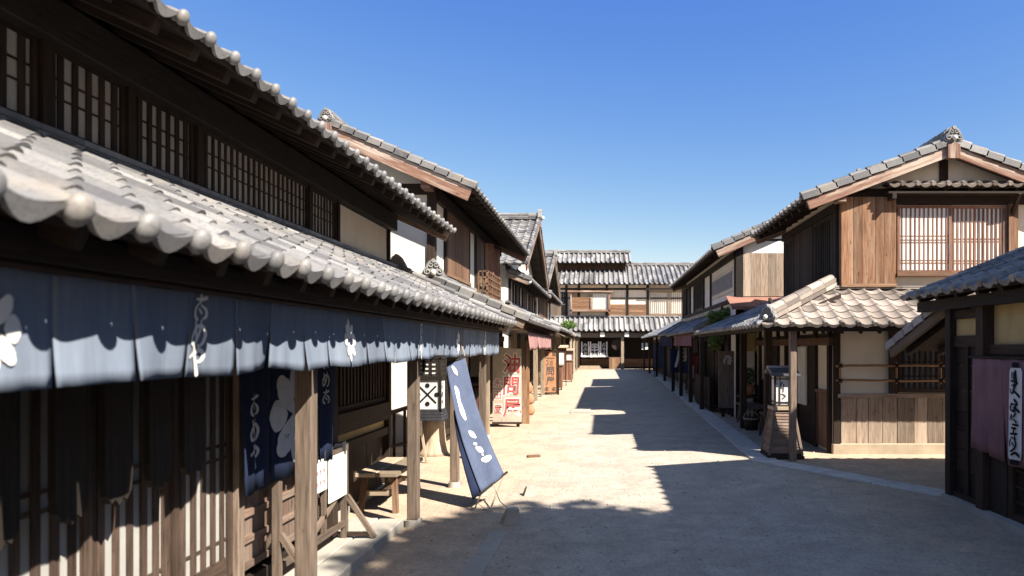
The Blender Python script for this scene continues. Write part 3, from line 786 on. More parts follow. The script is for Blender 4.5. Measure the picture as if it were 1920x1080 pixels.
for y in (1.25, 3.89, 6.1, 7.8, 9.6):
    post_part(A, -1.69, y, .0 if y > 6.05 else .08, 1.84, .094)
mb = MB()
for y in (1.25, 3.89, 6.1, 7.8): mb.box(-3.0, -1.69, y-.035, y+.035, 1.72, 1.80)
mb.build('tie_beam', 'wood_black', A)
mb = MB(); mb.box(-2.62, -2.11, -2, 5.30, -.05, .22); mb.build('foundation', 'wood_dark', A)
mb = MB(); mb.box(-1.74, -1.64, -2, 9.8, 1.80, 1.90); mb.build('post_beam', 'wood_dark', A, bevel=.005)
KS = 0.857
FG = Face((-2.50, 0, 0), (0, 1, 0))
for i in range(6):
    a0 = .78+.62*i
    lattice(A, 'lattice_door', FG, a0, a0+.615, .06, 1.75, 5, (.34, .87, .955), .048, .014, .05, 'wood_door', d=.02+.02*(i % 2), kick=.12, rail_h=.022, pane='shaded_paper')
for y0, y1 in ((4.50, 4.58), (6.08, 6.20), (7.68, 7.76)):
    KS = 1.0 if y0 > 7 else .857
    mb = MB(); FG.box(mb, y0, y1, -.1 if y0 < 7 else 0, 1.95, 0, .10); mb.build('post', 'wood_grey' if y0 < 5 else 'wood_dark', A, bevel=.005)
KS = .857
mb = MB(); FG.box(mb, -2.5, 6.20, 1.76, 1.93, -.01, .11); mb.build('lintel', 'wood_black', A)
KS = 1.0
mb = MB(); FG.box(mb, 6.0, 7.76, 1.76, 1.93, -.01, .11); mb.build('lintel', 'wood_black', A)
KS = .857
for i in range(3):                                             # low panelled doors behind the doorway curtain
    mb = MB(); a0 = 4.60+.49*i
    FG.box(mb, a0, a0+.48, .06, .66, .0, .02)
    for b in (.06, .24, .42, .62): FG.box(mb, a0, a0+.48, b, b+.045, .019, .045)
    for a in (a0, a0+.435): FG.box(mb, a, a+.045, .105, .62, .019, .042)
    mb.build('door_panel', 'wood_lattice', A)
KS = 1.0
lattice(A, 'bay_lattice', FG, 6.20, 7.68, .98, 1.74, 15, (1.42,), .042, .02, .06, 'wood_dark', pane='wood_black', d=.03)
mb = MB(); FG.box(mb, 6.20, 7.7, .79, .98, 0, .10); mb.build('window_sill', 'wood_dark', A)
mb = MB(); FG.box(mb, 6.22, 7.68, .70, .79, -.005, .04); mb.build('ochre_band', 'ochre', A)
mb = MB(); FG.box(mb, 6.20, 7.7, .62, .70, 0, .09); planks(mb, FG, 6.22, 7.68, .06, .62, .19, 0, .03); mb.build('plank_panel', 'wood_dark', A)
mb = MB(); FG.box(mb, 6.16, 7.76, -.03, .06, -.01, .06); mb.build('sill_stone', 'stone', A)

# shop curtain along the front of house 1
KS = 0.90
N0, NW = 1.06, .348
KS = 0.90
ct, surf = curtain('shop_curtain', 'long faded blue split curtain with white rice marks hanging under the long shop eave', 'curtain', (-1.63, 5.9, 1.45), (-1.695, N0, 0), (0, 1, 0), NW*29, 1.84, 1.480, 29, 'indigo_faded', wave=.014, gap=.016, sway=.03, nu=14, nv=8, slit=.3, var=.022)
fnc = lambda a, b, e=0: surf(a, 1.84-b, .006+e)
for y in (1.88, 4.53, 7.98): mk = MB(); rice_mark(mk, fnc, y-N0, 1.652, .095, .138); mk.build('rice_mark', 'white_paint', ct)
for y in (2.88, 6.36, 9.84): word_parts(ct, [KO, ME, YA], fnc, y-N0, 1.765, .115, .105, 'white_paint')

# doorway curtain
KS = 0.857
ct, surf = curtain('doorway_curtain', 'dark indigo doorway curtain with a large white rice mark and lettering', 'curtain', (-2.1, 4.7, .6), (-2.36, 4.44, 0), (0, 1, 0), 1.62, 1.74, .63, 4, 'indigo', wave=.02, gap=.02, sway=.02, slit=.4)
fnc = lambda a, b, e=0: surf(a, 1.74-b, .007+e)
mk = MB(); rice_mark(mk, fnc, .78, 1.09, .40, .39); mk.build('rice_mark', 'soft_paint', ct)
word_parts(ct, [KO, ME, YA], fnc, .17, 1.21, .155, .165, 'soft_paint'); word_parts(ct, [YA, KO, ME, KO], fnc, 1.36, 1.62, .13, .15, 'soft_paint')

KS = 1.0
# hanging signboards in the shade of the eave
def hang_board():
    t = thing('hanging_signboard', 'x', 'signboard', (0, 0, 0), 'dark signboards hung before the lattice doors')
    mb = MB(); w = .078
    pts = [(-w, .80), (-w, .12), (-w*.9, .05), (-w*.55, .015), (-w*.3, .03), (0, 0), (w*.3, .03), (w*.55, .015), (w*.9, .05), (w, .12), (w, .80)]
    mb.prism(pts, (0, 0, 0), (0, 1, 0), (0, 0, 1), (1, 0, 0), .03); mb.build('board', 'wood_black', t, bevel=.004)
    mb = MB(); mb.tube([(.015, -.05, .79), (.015, -.05, .98)], .006, 6); mb.tube([(.015, .05, .79), (.015, .05, .98)], .006, 6); mb.build('cord', 'rope', t)
    return t
labs = ['dark hanging signboard cut off by the left edge of the photo, leftmost of its row', 'dark hanging signboard with notched foot, second from the left end of its row', 'dark hanging signboard with notched foot in the middle of its row', 'dark hanging signboard next but one to the indigo doorway curtain', 'dark hanging signboard nearest the indigo doorway curtain']
h0 = hang_board()
for i, y in enumerate((2.62, 2.98, 3.27, 3.58, 3.87)):
    o = h0 if i == 0 else copy_tree(h0)
    o.location = (-1.98, y*.843, .935+.012*i); o['label'] = labs[i]

# ------------------------------------------------------------------ HOUSE 2 : white gable behind the first
B = thing('oil_shop_house', 'white plastered house with reddish gable board and slatted balcony beyond the long shop', 'house', (-2.98, 15.8, 0), 'timber houses along the street')
KS = 0.92
wallbox(B, -6.3, -2.98, 12.0, 19.6, -.3, 4.45, 'white_plaster')
gable_roof(B, 11.5, 20.0, -2.16, -7.14, 4.30, 5.40, 'tile', 'plain', front=True, back=True, orn=.62, bh=.22)
FBg = Face((-6.3, 12.0, 0), (1, 0, 0)); FB = Face((-2.98, 0, 0), (0, 1, 0))
gable_wall(B, FBg, .02, 3.32, 4.4, 4.45, 5.15, 'white_plaster')
mb = MB(); mb.box(-6.4, -2.93, 11.93, 12.04, 4.27, 4.45); mb.build('gable_beam', 'wood_dark', B)
mb = MB(); mb.box(-3.10, -2.94, 11.62, 11.925, 4.30, 4.46); mb.build('beam_end', 'bargeboard', B, bevel=.008)
mb = MB(); mb.box(-3.08, -2.945, 11.965, 12.12, -.3, 4.27); mb.build('post', 'wood_dark', B)
mb = MB(); mb.box(-2.99, -2.9, 12.13, 19.6, 4.18, 4.40); mb.build('header_beam', 'wood_dark', B)
mb = MB(); planks(mb, FB, 12.85, 15.0, 3.0, 4.17, .72, .0, .05); FB.box(mb, 12.8, 15.05, 2.93, 3.0, 0, .09); mb.build('shutter', 'wood_brown', B)
for y in (12.82, 15.04, 15.86, 19.4):
    mb = MB(); FB.box(mb, y-.04, y+.04, 2.8, 4.18, 0, .06); mb.build('post', 'wood_dark', B)
mb = MB(); planks(mb, FB, 15.9, 17.3, 2.9, 4.18, .35, 0, .03); mb.build('plank_panel', 'wood_grey', B)
for k, y in enumerate((17.0, 18.0)):
    mb = MB(); mb.obox((-2.92, y, 3.10), (.16, .34, 0), (-.03, .02, 0), (0, 0, 1.1)); mb.build('open_shutter', 'wood_red', B)
for y in (17.35, 18.3): mb = MB(); FB.box(mb, y-.04, y+.04, 2.8, 4.18, 0, .06); mb.build('post', 'wood_brown', B)
bal = MB()                                                     # projecting slatted balcony
for z in (2.88, 3.05, 3.20, 3.34):
    bal.box(-2.92, -2.66, 15.85, 15.89, z, z+.03); bal.box(-2.70, -2.66, 15.85, 17.85, z, z+.03)
for y in [15.85+.33*i for i in range(7)]: bal.box(-2.705, -2.655, y, y+.04, 2.80, 3.38)
for x in (-2.9, -2.8): bal.box(x, x+.03, 15.845, 15.895, 2.80, 3.38)
bal.box(-2.93, -2.65, 15.83, 17.88, 2.74, 2.80); bal.build('balcony', 'wood_brown', B)
pent_roof(B, (-1.30, 11.85, 2.08), (-1.30, 20.0, 2.08), (-1.68, 0, .72), 'tile', 'plain', v0=True, v1=True)
onigawara(B, (-2.95, 11.88, 2.90), (.3, -1, 0), .85)
wallbox(B, -2.979, -2.87, 12.25, 19.6, -.3, 2.3, 'wood_dark', 'shop_front')
F2 = Face((-2.87, 0, 0), (0, 1, 0))
bays(B, F2, [(12.3, 13.4, 'dark'), (13.4, 14.0, 'ochre'), (14.0, 14.6, 'ochre'), (14.6, 16.5, 'dark'), (16.5, 19.4, 'door')], .1, 1.75)
KS = 1.0
post_part(B, -2.05, 12.0, 0, 2.1, .12, 'wood_pale'); post_part(B, -1.95, 15.0, 0, 1.95, .11, 'wood_pale'); post_part(B, -2.1, 17.9, 0, 1.95, .11, 'wood_grey')
KS = 0.92
mb = MB(); mb.box(-1.62, -1.52, 12.1, 19.8, 1.92, 2.02); mb.build('eave_beam', 'wood_brown', B)
curtain('awning_curtain', 'pale mauve split curtain hanging under the eave beyond the oil sign', 'curtain', (-1.46, 16.2, 1.55), (-1.46, 13.4, 0), (0, 1, 0), 5.8, 1.9, 1.54, 12, 'mauve', wave=.03, gap=.02, sway=.04)

KS = 1.0
# ------------------------------------------------------------------ HOUSES 3 and 4 : gables toward the street
def gable_house(name, label, cy, hw, ze, zr, x=-2.9, depth=6, spec=None, b0=2.75, b1=3.75):
    h = thing(name, label, 'house', (x, cy, 0), 'timber houses along the street', rotz=PI/2, local=True)
    wallbox(h, -hw+.35, hw-.35, 0, depth, 0, ze+.1, 'white_plaster')
    f = Face((0, 0, 0), (1, 0, 0))
    gable_wall(h, f, -hw+.35, hw-.35, ze, ze+.1, zr-.2, 'plaster')
    gable_roof(h, -.55, depth+.4, -hw, hw, ze, zr, 'tile', 'plain', orn=1.0, barge='bargeboard')
    bays(h, f, spec, b0, b1)
    pent_roof(h, (-hw+.2, -.62, b1+.02), (hw-.3, -.62, b1+.02), (0, .62, .24), 'tile', 'plain', v0=True, v1=True)
    return h, f
C_, fC = gable_house('gable_house', 'plastered house whose red-edged gable and tiled roof rise above the balcony house', 23.0, 3.9, 3.95, 5.88, x=-2.67,
    spec=[(-3.5, -2.8, 'white'), (-2.8, -2.2, 'white'), (-2.2, -1.3, 'plank'), (-1.3, -.5, 'white'), (-.5, .7, 'shutter'), (.7, 1.5, 'white'), (1.5, 2.7, 'plank'), (2.7, 3.5, 'white')], b0=2.6, b1=3.5)
pent_roof(C_, (-3.85, -1.45, 2.12), (3.8, -1.45, 2.12), (0, 1.45, .62), 'tile', 'plain', v0=True, v1=True)
bays(C_, fC, [(-3.5, -2.2, 'door'), (-2.2, .2, 'dark'), (.2, 2, 'plank'), (2, 3.5, 'door')], .1, 1.8)
for x in (-3.5, -1.2, 1.2, 3.5): post_part(C_, x, -.75, 0, 2.02, .12, 'wood_pale')
D_, fD = gable_house('gable_house', 'smaller red-edged gable house standing last before the end building', 31.0, 3.8, 4.15, 5.7, x=-2.7,
    spec=[(-3.6, -2.4, 'white'), (-2.4, -.4, 'shutter'), (-.4, 1.8, 'plank'), (1.8, 3.6, 'white')])
pent_roof(D_, (-3.9, -1.30, 2.15), (3.9, -1.30, 2.15), (0, 1.30, .6), 'tile_warm', 'plain', v0=True, v1=True)
bays(D_, fD, [(-3.6, -1.6, 'plank'), (-1.6, .4, 'door'), (.4, 2, 'half'), (2, 3.6, 'plank')], .1, 1.8, post='wood_brown')
for x in (-3.5, 0, 3.5): post_part(D_, x, -.75, 0, 2.05, .12, 'wood_pale')
S5 = thing('low_shop', 'low single-storey shop with tiled eave at the far left corner of the street', 'shop', (-2.8, 40.5, 0), None, rotz=PI/2, local=True)
wallbox(S5, -4.2, 4.2, 0, 5, 0, 3.1, 'plaster'); pent_roof(S5, (-4.4, -1.3, 2.25), (4.4, -1.3, 2.25), (0, 3.4, 1.5), 'tile', 'plain', v0=True, v1=True)
bays(S5, Face((0, 0, 0), (1, 0, 0)), [(-4, -2, 'half'), (-2, 0, 'door'), (0, 2, 'plank'), (2, 4, 'half')], .1, 2.0, post='wood_brown')
for x in (-4, 0, 4): post_part(S5, x, -1.1, 0, 2.15, .12, 'wood_pale')
lm = thing('globe_lamp', 'white round paper lamp hanging under the small roof of the gable house', 'lamp', (-2.10, 19.4, 3.25))
mb = MB(); mb.sphere((-2.10, 19.4, 3.47), .085, .085, .095, 16, 12); mb.build('shade', 'white_paint', lm)
mb = MB(); mb.tube([(-2.10, 19.4, 3.57), (-2.10, 19.4, 3.66)], .012, 6); mb.build('hanger', 'iron', lm)

# ------------------------------------------------------------------ END BUILDING closing the street
E_ = thing('end_building', 'wide two-storey timber hall with raised roof closing the far end of the street', 'building', (1.0, 50, 0))
wallbox(E_, -7, 10, 50, 58, 2.9, 6.4, 'plaster')
wallbox(E_, -7, 10, 50.8, 58, 0, 2.9, 'wood_black', 'ground_floor')
tile_mesh(E_, 'roof', (-7.4, 49.4, 6.15), (10.4, 49.4, 6.15), (0, 4.1, 1.8), 'tile_far', .36, 1.1, 'round')
slope_frame(E_, (-7.4, 49.4, 6.15), (10.4, 49.4, 6.15), (0, 4.1, 1.8), 'wood_black')
ridge_line(E_, (-7.4, 53.5, 7.95), (10.4, 53.5, 7.95), 'tile_far', .2, .4)
tile_mesh(E_, 'roof', (-7.4, 57.6, 6.15), (10.4, 57.6, 6.15), (0, -4.1, 1.8), 'tile_far', .36, 1.1, 'round')
wallbox(E_, -6.5, 1.75, 52.2, 55, 7.0, 8.15, 'wood_dark', 'clerestory_wall')
mb = MB()
for x in [-6+1.05*i for i in range(8)]: mb.box(x-.05, x+.05, 52.14, 52.2, 7.4, 8.15)
mb.build('clerestory_post', 'wood_black', E_)
tile_mesh(E_, 'clerestory_roof', (-6.9, 51.5, 7.95), (2.15, 51.5, 7.95), (0, 2.0, .95), 'tile_far', .36, 1.1, 'round')
tile_mesh(E_, 'clerestory_roof', (-6.9, 55.5, 7.95), (2.15, 55.5, 7.95), (0, -2.0, .95), 'tile_far', .36, 1.1, 'round')
slope_frame(E_, (-6.9, 51.5, 7.95), (2.15, 51.5, 7.95), (0, 2.0, .95), 'wood_black')
ridge_line(E_, (-6.9, 53.5, 8.92), (2.15, 53.5, 8.92), 'tile_far', .2, .4)
for xx in (2.15,):
    bargeboard(E_, (xx-.03, 51.5, 7.95), (xx-.03, 53.5, 8.9), (1, 0, 0), .25)
tile_mesh(E_, 'pent_roof', (-7.4, 47.9, 2.72), (10.4, 47.9, 2.72), (0, 2.1, 1.05), 'tile_far', .36, 1.1, 'round')
slope_frame(E_, (-7.4, 47.9, 2.72), (10.4, 47.9, 2.72), (0, 2.1, 1.05), 'wood_black')
ridge_line(E_, (-7.4, 49.95, 3.76), (10.4, 49.95, 3.76), 'tile_far', .12, .3, cap=False)
FE = Face((0, 50, 0), (1, 0, 0))
mb = MB(); FE.box(mb, -7, 10, 5.75, 5.9, -.02, .05); FE.box(mb, -7, 10, 5.1, 5.2, -.02, .05); FE.box(mb, -7, 10, 6.2, 6.4, -.02, .07); mb.build('beam', 'wood_black', E_)
for x in (-4.2, -2.65, -1.75, .3, 1.8, 3.3, 6.45, 7.4):
    mb = MB(); FE.box(mb, x-.09, x+.09, 3.7, 6.2, -.02, .06); mb.build('post', 'wood_black', E_)
mb = MB(); planks(mb, FE, -4.1, -2.75, 3.75, 4.65, .25, 0, .04); mb.build('plank_panel', 'wood_grey', E_)
lattice(E_, 'lattice_window', FE, -4.1, -2.75, 4.75, 5.6, 5, (5.2,), .1, .05, .08, 'wood_black', pane='grey_panel')
bx = MB()                                                      # projecting window box
bx.box(-2.35, .55, 49.45, 49.98, 4.15, 4.28); bx.box(-2.35, -2.23, 49.45, 49.98, 4.0, 5.55); bx.box(.42, .55, 49.45, 49.98, 4.0, 5.55); bx.box(-2.55, .75, 49.35, 49.98, 5.55, 5.65); bx.box(-.9, -.78, 49.5, 49.98, 4.28, 5.2)
bx.build('window_box', 'bargeboard', E_)
mb = MB(); F9 = Face((0, 49.6, 0), (1, 0, 0)); planks(mb, F9, -2.22, -.9, 4.28, 5.2, .15, 0, .04, horiz=True); mb.build('shutter', 'wood_plank', E_)
lattice(E_, 'lattice_window', F9, -.77, .41, 4.28, 5.5, 9, (), .03, .02, .04, 'wood_pale')
for x0, x1 in ((.4, 1.7), (1.9, 3.2), (6.55, 7.4)):
    mb = MB(); planks(mb, FE, x0, x1, 3.75, 4.7, .2, 0, .04, horiz=True); mb.build('plank_panel', 'wood_plank', E_)
for x0, x1 in ((3.4, 4.85), (4.9, 6.36)):
    lattice(E_, 'lattice_window', FE, x0, x1, 3.95, 5.65, 9, (4.9,), .045, .04, .07, 'wood_pale')
mb = MB(); mb.box(3.1, 6.9, 49.5, 50.03, 5.72, 5.82); mb.build('window_hood', 'wood_black', E_)
mb = MB(); planks(mb, FE, 3.4, 6.36, 3.75, 3.93, .5, 0, .04); mb.build('plank_panel', 'wood_plank', E_)
mb = MB(); mb.box(-7, 10, 48.25, 48.45, 2.25, 2.58); mb.build('eave_beam', 'wood_grey', E_)
for x in (-1.72, -.02, 1.70, 3.48, 5.2):
    mb = MB(); mb.box(x-.15, x+.15, 48.05, 48.22, 2.3, 2.6); mb.build('beam_end', 'white_paint', E_)
for x in (-1.75, 1.4, 5.6): post_part(E_, x, 48.35, 0, 2.25, .2, 'wood_pale' if x == 1.4 else 'wood_dark')
mb = MB(); planks(mb, Face((0, 50.8, 0), (1, 0, 0)), -1.6, 4.6, .1, .7, .6, 0, .06, horiz=True); mb.build('low_panel', 'wood_plank', E_)

def crest_panel(x0, x1, z0, z1, y, label, grp, crest, i):
    t, surf = curtain('crest_curtain', label, 'curtain', ((x0+x1)/2, y, z0), (x0, y, 0), (1, 0, 0), x1-x0, z1, z0, 2, 'black_cloth', grp, wave=.03, gap=.01, nu=6, nv=6)
    fn = lambda a, b, e=0: surf(a, z1-b, .02+e)
    mb = MB(); c = (x1-x0)/2; zc = (z0+z1)/2
    if crest:
        for k in range(20):
            a0, a1 = 2*PI*k/20, 2*PI*(k+.8)/20; r0, r1 = .30, .42
            mb.face([fn(c+r0*math.cos(a0), zc+r0*math.sin(a0)), fn(c+r1*math.cos(a0), zc+r1*math.sin(a0)), fn(c+r1*math.cos(a1), zc+r1*math.sin(a1)), fn(c+r0*math.cos(a1), zc+r0*math.sin(a1))])
        brush(mb, [[(c-.2, zc+.12, .08), (c, zc+.2, .1), (c+.2, zc+.12, .08)], [(c-.22, zc-.05, .1), (c+.22, zc-.05, .1)], [(c, zc+.25, .1), (c, zc-.25, .1)]], fn, .004)
    else: vertical_word(mb, ([KO, YA, ME] if i else [ME, KO, YA]), fn, c, zc+.3, .28, .32)
    mb.build('emblem', 'soft_paint', t)
    mb = MB(); brush(mb, [[(.06, z1-.05, .08), (.06, z0+.05, .08)], [(x1-x0-.06, z1-.05, .08), (x1-x0-.06, z0+.05, .08)], [(.02, z0+.06, .12), (x1-x0-.02, z0+.06, .12)]], fn, .002); mb.build('white_border', 'white_paint', t)
G = 'black curtains under the end building eave'
crest_panel(-1.55, -.95, .85, 1.98, 48.9, 'black curtain with white writing at the left under the far hall eave', G, False, 0)
crest_panel(-.93, -.22, .85, 1.98, 48.9, 'black curtain with a round white crest under the far hall eave', G, True, 1)
crest_panel(-.20, .36, .85, 1.98, 48.9, 'black curtain with white writing beside the sunlit low board fence of the hall', G, False, 1)
sg = thing('hanging_sign', 'small square white sign hanging under the far hall eave', 'sign', (3.0, 48.6, 1.4))
mb = MB(); mb.box(2.78, 3.22, 48.58, 48.62, 1.40, 1.86); mb.build('board', 'white_paint', sg)
mb = MB(); f = plane_fn((3.0, 48.58, 1.63), (1, 0, 0), (0, 0, 1)); write(mb, '下', 0, 0, .25, .25, f, .02); mb.build('lettering', 'grey_ink', sg)
mb = MB(); mb.tube([(2.9, 48.6, 1.86), (2.9, 48.6, 2.27)], .012, 6); mb.tube([(3.1, 48.6, 1.86), (3.1, 48.6, 2.27)], .012, 6); mb.build('cord', 'rope', sg)
mb = MB(); planks(mb, Face((0, 47.9, 0), (1, 0, 0)), .45, 1.25, .05, .80, .19, 0, .04); mb.box(.42, 1.28, 47.9, 47.98, .8, .86)
single(mb, 'board_fence', 'wood_plank', 'sunlit low wooden board fence in front of the far hall', 'fence', (.85, 47.9, 0))
mb = MB(); mb.box(-1.7, -.1, 47.6, 48.0, .0, .14); mb.box(-1.6, -.2, 47.7, 48.0, .14, .26)
single(mb, 'wooden_step', 'wood_pale', 'pale wooden step below the black curtains of the far hall', 'step', (-.9, 47.8, 0))
mb = MB(); mb.cyl((1.0, 48.5, 1.75), (1.0, 48.56, 1.75), .38, n=24); mb.tube([(1.0, 48.53, 2.12), (1.0, 48.53, 2.27)], .015, 6)
single(mb, 'round_signboard', 'wood_dark', 'dark round wooden signboard hanging in the shade of the far hall', 'signboard', (1.0, 48.5, 1.37))

# ------------------------------------------------------------------ RIGHT HOUSE 1 : corner house with gable toward the camera
R = thing('corner_house', 'two-storey corner house with weathered gable, plank shutter box and red lattice window', 'house', (4.6, 12.0, 0), 'timber houses along the street')
wallbox(R, 3.60, 6.7, 10.4, 13.4, 2.0, 4.0, 'plaster')
wallbox(R, 3.44, 6.7, 10.2, 15.3, 0.0, 2.25, 'plaster', 'ground_wall')
gable_roof(R, 10.1, 13.6, 2.98, 7.38, 3.81, 4.64, 'tile', 'plain', pitch=.235, orn=.62, bh=.15)
F1 = Face((0, 10.4, 0), (1, 0, 0))
gable_wall(R, F1, 3.6, 6.7, 3.98, 4.0, 4.52, 'plaster', .05, -.04)
mb = MB(); planks(mb, F1, 3.60, 4.43, 2.55, 3.86, .165, .03, .10); F1.box(mb, 3.60, 4.43, 2.50, 2.55, .0, .12); F1.box(mb, 3.60, 4.43, 2.55, 3.86, -.01, .03); mb.build('shutter_box', 'wood_plank', R)
mb = MB(); F1.box(mb, 3.58, 6.7, 3.76, 3.93, 0, .07); F1.box(mb, 3.58, 6.7, 3.94, 4.0, 0, .04); mb.build('header_beam', 'wood_dark', R)
mb = MB(); F1.box(mb, 5.12, 5.25, 3.93, 4.5, .0, .03); mb.build('king_post', 'wood_dark', R)
lattice(R, 'lattice_window', F1, 4.46, 5.28, 2.72, 3.74, 11, (2.86, 2.90, 3.17, 3.21, 3.27), .022, .010, .04, 'wood_red', d=.05, rail_h=.014)
lattice(R, 'lattice_window', F1, 5.26, 6.12, 2.72, 3.74, 12, (2.86, 2.90, 3.19, 3.23), .032, .012, .04, 'wood_red', d=.012, rail_h=.014)
mb = MB(); F1.box(mb, 4.44, 6.16, 2.66, 2.72, 0, .12); mb.build('window_sill', 'wood_brown', R)
for a in (6.15,): mb = MB(); F1.box(mb, a, a+.14, 2.5, 3.76, 0, .07); mb.build('post', 'wood_brown', R)
pent_roof(R, (4.25, 10.14, 4.02), (6.75, 10.14, 4.02), (0, .26, .09), 'tile_warm', 'plain', pitch=.235, top=False)
mb = MB(); mb.box(4.25, 6.7, 10.14, 10.38, 3.88, 3.91); mb.box(4.3, 4.36, 10.12, 10.38, 3.80, 3.88); mb.bar((6.2, 10.38, 3.55), (6.2, 10.14, 3.88), .05, .05); mb.build('hood_bracket', 'wood_dark', R)
FS = Face((3.60, 13.4, 0), (0, -1, 0))
for a0, a1, ty in ((.0, .7, 'l'), (.75, 1.85, 'p'), (1.9, 2.85, 'l')):
    if ty == 'l': lattice(R, 'lattice_window', FS, a0, a1, 2.5, 3.66, 8, (), .045, .04, .06, 'wood_black', pane='wood_dark')
    else: mb = MB(); planks(mb, FS, a0, a1, 2.5, 3.66, .17, 0, .05); mb.build('plank_panel', 'wood_dark', R)
mb = MB(); FS.box(mb, 2.86, 3.0, 2.3, 3.74, 0, .05); mb.build('post', 'wood_black', R)
mb = MB(); FS.box(mb, -.1, 3.02, 3.67, 3.80, 0, .06); FS.box(mb, -.1, 2.85, 2.4, 2.5, 0, .05); mb.build('header_beam', 'wood_dark', R)
mb = MB(); mb.box(3.5, 3.62, 10.14, 10.34, 3.76, 3.88); mb.build('beam_end', 'bargeboard', R)
# skirt roof wrapped round the corner
hx = V3((2.17, 9.33, 1.92)); hn = V3((1.07, -1.28, 0)).normalized(); Tf = V3((0, 1.07, .58)); Tl = V3((1.28, 0, .57))
tile_mesh(R, 'skirt_roof', (2.17, 9.33, 1.92), (6.9, 9.33, 1.92), Tf, 'tile_warm', .228, .21, 'plain', clip=[(hx, -hn)])
tile_mesh(R, 'skirt_roof', (2.17, 9.33, 1.92), (2.17, 15.9, 1.93), Tl, 'tile_slate', .228, .21, 'plain', clip=[(hx, hn)])
mb = MB()
for i in range(17): mb.obox((2.5+.26*i, 9.41, 1.84), (.045, 0, 0), (0, .9, .50), (0, 0, -.06))
for i in range(24): mb.obox((2.26, 9.9+.25*i, 1.86), (0, .045, 0), (1.2, 0, .51), (0, 0, -.06))
mb.prism([(2.2, 9.46), (6.9, 9.46), (6.9, 10.4), (3.45, 10.4)], (0, 0, 1.885), (1, 0, -0.0), (0, 1, .58), (0, 0, 1), .012) if False else None
mb.face([(2.2, 9.36, 1.895), (3.45, 10.4, 2.455), (6.9, 10.4, 2.455), (6.9, 9.36, 1.895)])
mb.face([(2.2, 9.36, 1.895), (2.2, 15.9, 1.895), (3.45, 15.9, 2.455), (3.45, 10.4, 2.455)])
mb.box(2.25, 6.9, 9.38, 9.41, 1.81, 1.875); mb.box(2.22, 2.25, 9.38, 15.9, 1.82, 1.885)
mb.build('eave_rafters', 'wood_dark', R)
ridge_line(R, (2.30, 9.44, 1.98), (3.52, 10.45, 2.53), 'tile_warm', .13, .2, name='hip_ridge'); onigawara(R, (2.29, 9.43, 2.02), (-1.28, -.98, 0), .62, 'orn')
ridge_line(R, (3.50, 10.38, 2.47), (6.9, 10.38, 2.47), 'tile_warm', .06, .16, cap=False, name='flashing_tiles')
ridge_line(R, (3.50, 10.38, 2.47), (3.50, 15.9, 2.47), 'tile_slate', .08, .2, cap=False, name='flashing_tiles')
FR = Face((0, 10.2, 0), (1, 0, 0))
mb = MB(); FR.box(mb, 3.44, 3.54, .0, 1.95, 0, .04); mb.build('post', 'wood_dark', R)
mb = MB(); FR.box(mb, 4.27, 4.39, .86, 1.95, 0, .04); mb.build('post', 'wood_dark', R)
lattice(R, 'lattice_window', FR, 4.40, 5.16, .92, 1.62, 8, (1.15, 1.36), .03, .03, .05, 'wood_dark', pane='grey_panel')
mb = MB(); FR.box(mb, 4.40, 6.7, 1.62, 1.78, 0, .035); mb.build('lintel', 'wood_dark', R)
mb = MB(); planks(mb, FR, 3.55, 5.9, .16, .84, .21, .0, .03, .010); FR.box(mb, 3.5, 6.7, .84, .90, 0, .05); mb.build('plank_panel', 'wood_lower', R)
mb = MB(); FR.box(mb, 3.42, 6.7, -.02, .16, -.02, .045); mb.build('footing', 'footing', R, bevel=.015)
mb = MB()
for z in (1.10, 1.32): mb.tube([(3.44+.2*i, 10.06+random.uniform(-.005, .005), z+random.uniform(-.006, .006)) for i in range(11)], .018, 8)
for x in (3.50, 4.33, 4.98, 5.35): mb.tube([(x, 10.06, 1.05), (x, 10.06, 1.37)], .016, 8)
o = mb.build('bamboo_rail', 'bamboo', R)
for x in (3.50, 4.33, 4.98, 5.35):
    for z in (1.10, 1.32):
        mb = MB()
        for k in (-1, 1): mb.tube([(x-.03, 10.04, z-.03*k), (x, 10.035, z), (x+.03, 10.04, z+.03*k)], .009, 6)
        mb.sphere((x, 10.055, z), .027, .027, .027, 8, 6); mb.build('rope_tie', 'ink', o)
FL = Face((3.44, 15.3, 0), (0, -1, 0))      # side toward the street: a = 15.3 - Y
def side(a0, a1, b0, b1, d, mat, name): mb = MB(); FL.box(mb, a0, a1, b0, b1, -.01, d); return mb.build(name, mat, R)
side(0, 5.1, 1.62, 1.74, .06, 'wood_brown', 'rail'); side(0, 5.1, 1.74, 1.80, .02, 'wood_dark', 'rail')
for a in (0, .45, 1.1, 1.95, 2.55, 3.3, 4.3, 4.98): side(a, a+.10, 0, 2.0, .055, 'wood_dark', 'post')
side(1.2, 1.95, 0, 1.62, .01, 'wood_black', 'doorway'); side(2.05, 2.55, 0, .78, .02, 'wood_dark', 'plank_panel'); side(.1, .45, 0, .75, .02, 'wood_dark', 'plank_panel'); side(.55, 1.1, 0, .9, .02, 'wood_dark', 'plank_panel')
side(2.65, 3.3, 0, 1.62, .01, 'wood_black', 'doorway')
side(3.4, 4.3, 0, .62, .02, 'wood_dark', 'plank_panel')
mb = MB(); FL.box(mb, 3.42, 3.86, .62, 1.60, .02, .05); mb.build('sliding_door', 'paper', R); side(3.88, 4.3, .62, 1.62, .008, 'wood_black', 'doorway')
mb = MB(); planks(mb, FL, 4.4, 5.0, .05, .88, .12, 0, .03); FL.box(mb, 4.4, 5.0, .88, .93, 0, .05); mb.build('plank_panel', 'wood_brown', R)
for y in (9.56, 11.4, 13.4): post_part(R, 2.66 if y < 10 else 2.76, y, 0, 1.87, .09 if y < 10 else .12, 'wood_grey' if y < 10 else 'wood_dark', stone=False)

